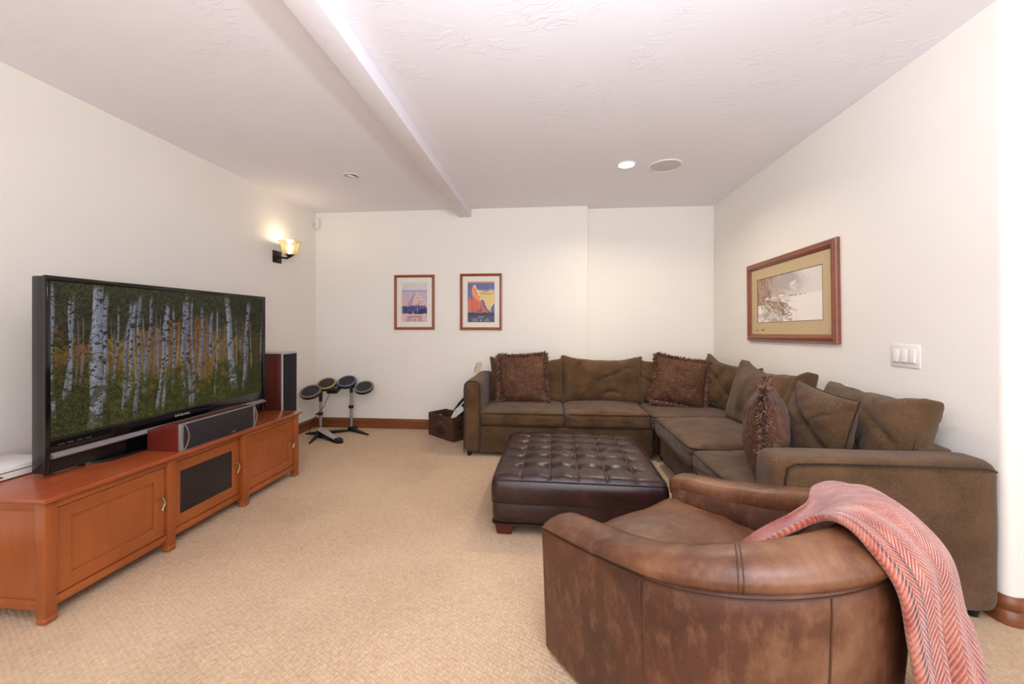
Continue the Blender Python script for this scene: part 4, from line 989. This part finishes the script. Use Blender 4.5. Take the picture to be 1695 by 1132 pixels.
# ================================================================== OTTOMAN
ot = empty('ottoman', (.17, 2.68, 0), 'square dark brown tufted leather ottoman in front of the sofa', 'ottoman')
W_ = .955; TO = Matrix.Translation((.172, 2.68, 0)) @ Matrix.Rotation(math.radians(-1.0), 4, 'Z')
NB = 5; but = [(-W_/2+W_*(i+1)/(NB+1)) for i in range(NB)]
def ott_top(x_, y_):
    z_ = .335; ux, uy = abs(x_)/(W_/2), abs(y_)/(W_/2)
    z_ += .030*(1-ux**4)*(1-uy**4)
    cell = W_/(NB+1)
    dmin = min(((x_-bx1)**2+(y_-by1)**2)**.5 for bx1 in but for by1 in but)
    z_ -= .024*math.exp(-(dmin/.020)**2)+.010*math.exp(-(dmin/.05)**2)
    dx = min(abs(x_-bx1) for bx1 in but); dy = min(abs(y_-by1) for by1 in but)
    z_ -= .007*math.exp(-(dx/.006)**2)*(1 if uy < .97 else 0)
    inside = 1 if ux < .72 else math.exp(-((ux-.72)/.1)**2)
    z_ -= .009*math.exp(-(dy/.018)**2)*inside
    z_ += .004*math.sin(math.pi*(x_+W_/2)/cell)**2
    z_ += nz((x_, y_, 0), 22, .003, 4)
    er = max(ux, uy); z_ -= .022*max(0, (er-.93)/.07)**2
    return z_
N = 132; P = []
for i in range(N+1):
    row = []
    for j in range(N+1):
        x_, y_ = -W_/2+W_*i/N, -W_/2+W_*j/N
        # rounded plan corners
        cr_ = .045; qx, qy = max(abs(x_)-(W_/2-cr_), 0), max(abs(y_)-(W_/2-cr_), 0); dd = math.hypot(qx, qy)
        zz = ott_top(x_, y_)
        if dd > cr_: s_ = cr_/dd; x_ = math.copysign(W_/2-cr_+qx*s_, x_); y_ = math.copysign(W_/2-cr_+qy*s_, y_)
        row.append(TO @ Vector((x_, y_, zz)))
    P.append(row)
b = MB(); b.grid(P); top = b.done('tufted_top', M['ott'], ot, ang=180, recalc=True)
for bx1 in but:
    for by1 in but:
        b = MB(); b.lathe([(0, .004), (.006, .003), (.008, 0), (.008, -.004)], TO @ Vector((bx1, by1, ott_top(bx1, by1)+.001)), seg=10); b.done('button', M['ottwelt'], top)
def oloop(w2, z_, r_=.045, bul=0):
    out = []; h_ = w2/2
    for (cx_, cy_, a0_) in ((h_-r_, h_-r_, 0), (-h_+r_, h_-r_, 90), (-h_+r_, -h_+r_, 180), (h_-r_, -h_+r_, 270)):
        for k in range(8):
            a = math.radians(a0_+90*k/7); out.append([cx_+r_*math.cos(a), cy_+r_*math.sin(a)])
    pts = []
    for i, p in enumerate(out):
        q = out[(i+1) % len(out)]; m_ = 14 if i % 8 == 7 else 1
        for k in range(m_): t = k/m_; pts.append((p[0]*(1-t)+q[0]*t, p[1]*(1-t)+q[1]*t))
    res = []
    for x_, y_ in pts:
        bx2 = bul*(1-min(1, abs(y_)/h_)**3)*(1 if abs(x_) > h_-.01 else 0); by2 = bul*(1-min(1, abs(x_)/h_)**3)*(1 if abs(y_) > h_-.01 else 0)
        res.append(TO @ Vector((x_+math.copysign(bx2, x_), y_+math.copysign(by2, y_), z_+nz((x_, y_, z_), 6, .0015, 8))))
    return res
def band(name, prof):
    rows = [oloop(w2, z_, .045, bu) for w2, z_, bu in prof]; b = MB(); b.grid([list(c_) for c_ in zip(*rows)], closed_u=True)
    return b.done(name, M['ott'], ot, ang=180, recalc=True)
band('cushion_side', [(W_-.004, .318, 0), (W_+.012, .306, .004), (W_+.022, .28, .008), (W_+.024, .24, .010), (W_+.020, .20, .008), (W_+.008, .188, .003)])
band('base', [(W_+.004, .188, .002), (W_+.012, .175, .003), (W_+.012, .12, .003), (W_+.006, .070, .002), (W_-.02, .066, 0), (W_-.4, .066, 0)])
for z_, w2, nm in ((.316, W_+.004, 'welt'), (.187, W_+.016, 'welt'), (.070, W_+.012, 'welt')):
    b = MB(); b.tube(oloop(w2, z_), .0045, 6, True); b.done(nm, M['ottwelt'], ot)
for sx in (-1, 1):
    for sy in (-1, 1):
        b = MB(); bb = bmesh.new(); c0 = (sx*(W_/2-.062), sy*(W_/2-.062)); v_ = []
        for z_, q_ in ((0, .040), (.068, .052)): v_.append([bb.verts.new(TO @ Vector((c0[0]+a*q_, c0[1]+c_*q_, z_))) for a, c_ in ((-1, -1), (1, -1), (1, 1), (-1, 1))])
        bb.faces.new(v_[0][::-1]); bb.faces.new(v_[1])
        for i in range(4): bb.faces.new((v_[0][i], v_[0][(i+1) % 4], v_[1][(i+1) % 4], v_[1][i]))
        bmesh.ops.bevel(bb, geom=bb.edges[:], offset=.003, segments=2, affect='EDGES'); b._merge(bb); b.done('foot', M['ottfoot'], ot, recalc=True)

# ================================================================== TUB ARMCHAIR
ch = empty('tub_chair', (.57, 1.35, 0), 'distressed brown leather tub armchair seen from behind in the foreground', 'armchair')
CC = Vector((.57, 1.35, 0)); RR = Vector((.785, .62, 0)).normalized(); FF = Vector((-.62, .785, 0)).normalized()
WA, WB, FR = .42, .43, .42; ARC = math.pi/2*math.sqrt((WA**2+WB**2)/2)*2/2; TOT = 2*FR+2*ARC
def plan(s_):
    """s in [0,1] from the near arm front round the back to the far arm front: outer point, outward normal, angle-like parameter"""
    d_ = s_*TOT
    if d_ < FR: return CC-RR*WA+FF*(FR-d_), -RR, -90
    if d_ > TOT-FR: return CC+RR*WA+FF*(d_-(TOT-FR)), RR, 90
    t = (d_-FR)/(2*ARC); a = -math.pi/2+math.pi*t
    p = CC+RR*(WA*math.sin(a))-FF*(WB*math.cos(a)); n_ = (RR*(math.sin(a)/WA)-FF*(math.cos(a)/WB)).normalized()
    return p, n_, math.degrees(a)
def S_of(deg): return (FR+(deg+90)/180*2*ARC)/TOT
def interp(x_, xs_, ys_): return float(np.interp(x_, xs_, ys_))
def hts(s_):
    s2 = min(s_, 1-s_); d_ = s2*TOT      # distance from the front
    q = d_/(FR+ARC)
    k = FR/(FR+ARC)
    xs_ = [0, .06, k*.5, k, k+(1-k)*.17, k+(1-k)*.33, k+(1-k)*.5, k+(1-k)*.67, k+(1-k)*.85, 1]
    seam = interp(q, xs_, [.468, .476, .490, .522, .545, .568, .590, .610, .622, .626])
    topz = interp(q, xs_, [.500, .512, .530, .578, .612, .640, .662, .680, .692, .698])
    return seam, topz
NS = 110
def smooth_hts(s_):
    a = [hts(max(0, min(1, s_+k*.012))) for k in (-3, -2, -1, 0, 1, 2, 3)]; return sum(x_[0] for x_ in a)/7, sum(x_[1] for x_ in a)/7
def endk(s_):      # 0 at the arm fronts -> 1
    return min(1, min(s_, 1-s_)*TOT/.05)
rows = []
for i in range(NS+1):
    s_ = i/NS; p, n_, a_ = plan(s_); se, tz_ = smooth_hts(s_); e_ = endk(s_); rr_ = math.sqrt(max(0, 1-(1-e_)**2)); tap = .035*(.5+.5*math.cos(math.radians(a_)))
    thk = .135*(.55+.45*rr_)
    prof = [(-.05, .02), (-tap-.004, .02), (-tap*.9, .05), (-tap*.45, .22), (-tap*.15, .36), (0.004, se-.05), (.002, se-.012), (-.006, se), (-.03, se+.01), (-thk+.02, se+.01), (-thk, se-.03), (-thk-.005, .38), (-thk-.005, .10)]
    rows.append([p+n_*(o_-(.012 if e_ < .2 else 0)*0)+Vector((0, 0, z_)) for o_, z_ in prof])
b = MB(); V = b.grid(rows)
b.bm.faces.new(V[0]); b.bm.faces.new(V[-1][::-1])
b.done('tub_shell', M['club'], ch, ang=50, recalc=True)
rows = []
for i in range(NS+1):
    s_ = i/NS; p, n_, a_ = plan(s_); se, tz_ = smooth_hts(s_); e_ = endk(s_); rr_ = math.sqrt(max(0, 1-(1-e_)**2)); rr_ = max(.22, rr_)
    hh = (tz_-se)+.012; thk = .150; ring = []
    for k in range(18):
        a = 2*math.pi*k/18; ca, sa = math.cos(a), math.sin(a)
        ox = -.064+math.copysign(abs(ca)**.8, ca)*thk/2*(.75+.25*rr_)*(1.0 if True else 1)
        zz = se-.012+hh*.5+math.copysign(abs(sa)**.85, sa)*hh*.5*(1)-(1-rr_)*.016
        if sa < 0 and ca < .2: zz -= .06*(-sa)*min(1, (.2-ca))          # inner side reaches lower
        if sa > 0: zz -= .010*max(0, ca)*(1)                         # slopes outward
        ring.append(p+n_*(ox+.008)+Vector((0, 0, zz+nz((p.x, p.y, a), 5, .004, 3))))
    ring.append(ring[0].copy()); rows.append(ring)
b = MB(); V = b.grid(rows); bmesh.ops.remove_doubles(b.bm, verts=b.bm.verts[:], dist=.0003)
bmesh.ops.holes_fill(b.bm, edges=[e_ for e_ in b.bm.edges if e_.is_boundary], sides=40)
b.done('arm_roll', M['clubroll'], ch, ang=70, recalc=True)
# seam welts
b = MB(); b.tube([plan(i/NS)[0]+plan(i/NS)[1]*.003+Vector((0, 0, smooth_hts(i/NS)[0]-.012)) for i in range(NS+1)], .0026, 6); b.done('roll_welt', M['clubseam'], ch)  # seam welt whose dark line doubles as the shadow crevice under the roll
def vseam(deg_s, wd=1):
    p, n_, a_ = plan(deg_s); se, _ = smooth_hts(deg_s); tap = .035*(.5+.5*math.cos(math.radians(a_))); b = MB()
    b.tube([p+n_*(o_+.001)+Vector((0, 0, z_)) for o_, z_ in ((-tap*.9, .05), (-tap*.45, .22), (-tap*.15, .36), (.004, se-.05), (.002, se-.014))], .0017*wd, 6); b.done('panel_seam', M['clubseam'], ch)
vseam(S_of(-89)); vseam(S_of(-33), 1.5); vseam(S_of(89)); vseam(S_of(40))
def rollseam(s_):
    p, n_, a_ = plan(s_); se, tz_ = smooth_hts(s_); hh = tz_-se+.012; b = MB(); pts = []
    for k in range(-4, 13):
        a = math.pi*k/12; ca, sa = math.cos(a), math.sin(a); zz = se-.012+hh*.5+math.copysign(abs(sa)**.85, sa)*hh*.5-(.010*max(0, ca) if sa > 0 else 0)
        pts.append(p+n_*(-.056+math.copysign(abs(ca)**.8, ca)*.0752)+Vector((0, 0, zz+.0008)))
    b.tube(pts, .0018, 6); b.done('roll_seam', M['clubseam'], ch)
rollseam(S_of(-58)); rollseam(S_of(-56.6))
# front piping on both arms
for s_, q_ in ((0, 1), (1, -1)):
    p, n_, a_ = plan(s_); se, _ = smooth_hts(s_); b = MB()
    b.tube([p+n_*(o_-.002)+FF*.001+Vector((0, 0, z_)) for o_, z_ in ((-.0175, .03), (-.008, .22), (-.0026, .36), (.003, se-.03))], .0028, 6); b.done('front_welt', M['clubseam'], ch)
# base, front apron and seat
TS = Matrix(((RR.x, FF.x, 0, CC.x), (RR.y, FF.y, 0, CC.y), (0, 0, 1, 0), (0, 0, 0, 1)))
soft('front_apron', .56, .10, .25, .02, 8, TS @ Matrix.Translation((0, .36, .03)), 0, .004, .002, 31, M['club'], ch)
soft('seat_cushion', .575, .68, .15, .05, 16, TS @ Matrix.Translation((0, .06, .275)), .035, .0, .005, 32, M['clubroll'], ch)
bx('swivel_base', M['blackm'], ch, .37, .77, 1.15, 1.55, 0, .03, .005)

# ================================================================== THROW BLANKET over the chair back
def catmull(P_, n_):
    out = []; m_ = len(P_)-1
    for k in range(n_+1):
        t = k/n_*m_; i = min(int(t), m_-1); f_ = t-i; p0, p1, p2, p3 = P_[max(0, i-1)], P_[i], P_[i+1], P_[min(m_, i+2)]
        out.append(.5*((2*p1)+(-p0+p2)*f_+(2*p0-5*p1+4*p2-p3)*f_*f_+(-p0+3*p1-3*p2+p3)*f_**3))
    return out
rows = []; NW, NP = 64, 84
for i in range(NW+1):
    w1 = i/NW; dc = -20+80*w1; dl = -11+60*w1; di = -55+45*w1
    def at(deg, n0, z_):
        p, n_, _ = plan(S_of(deg)); return p+n_*n0+Vector((0, 0, z_))
    h_ = smooth_hts(S_of(dc))[1]; fold = .010*math.sin(w1*19)+.006*math.sin(w1*41+1); rip = .5+.5*math.sin(w1*3.1)
    seat_p = CC+RR*(-.20+.16*w1)-FF*(.02+.05*w1)+Vector((0, 0, .468+.015*rip))
    fl = .015+.20*w1
    A_ = [seat_p, CC+RR*(-.24+.20*w1)-FF*(.12)+Vector((0, 0, .485)), at(di, -.215, .52), at((dc+di)/2, -.178, h_-.07)]
    B_ = [Vector((.497, 1.25, .470)), Vector((.56, 1.255, .515)), Vector((.642, 1.264, .569)), Vector((.77, 1.276, .642))]
    q4 = [a_.lerp(b_, w1**1.3) for a_, b_ in zip(A_, B_)]
    pts = q4+[ at(dc, -.125, h_+.010), at(dc, -.06, h_+.028+fold*.4), at(dc-1, .0, h_+.006+fold*.4),
           at((dc*2+dl)/3, .034+fold*.5+.055*w1, h_-.07), at((dc+2*dl)/3, .030+fl*.45+fold, h_-.19), at(dl, .030+fl*.7+fold*1.4, .36), at(dl, .030+fl*.85+fold*1.7, .20), at(dl, .030+fl+fold*1.8, .045)]
    rows.append(catmull(pts, NP))
b = MB(); b.grid(rows, uv=True); o = b.done('throw_blanket', M['throw'], None, ang=180, recalc=False)
tag(o, 'salmon red herringbone wool throw draped over the leather chair back', 'blanket')
m_ = o.modifiers.new('thick', 'SOLIDIFY'); m_.thickness = .016; m_.offset = 0
m_ = o.modifiers.new('sub', 'SUBSURF'); m_.levels = 1; m_.render_levels = 1
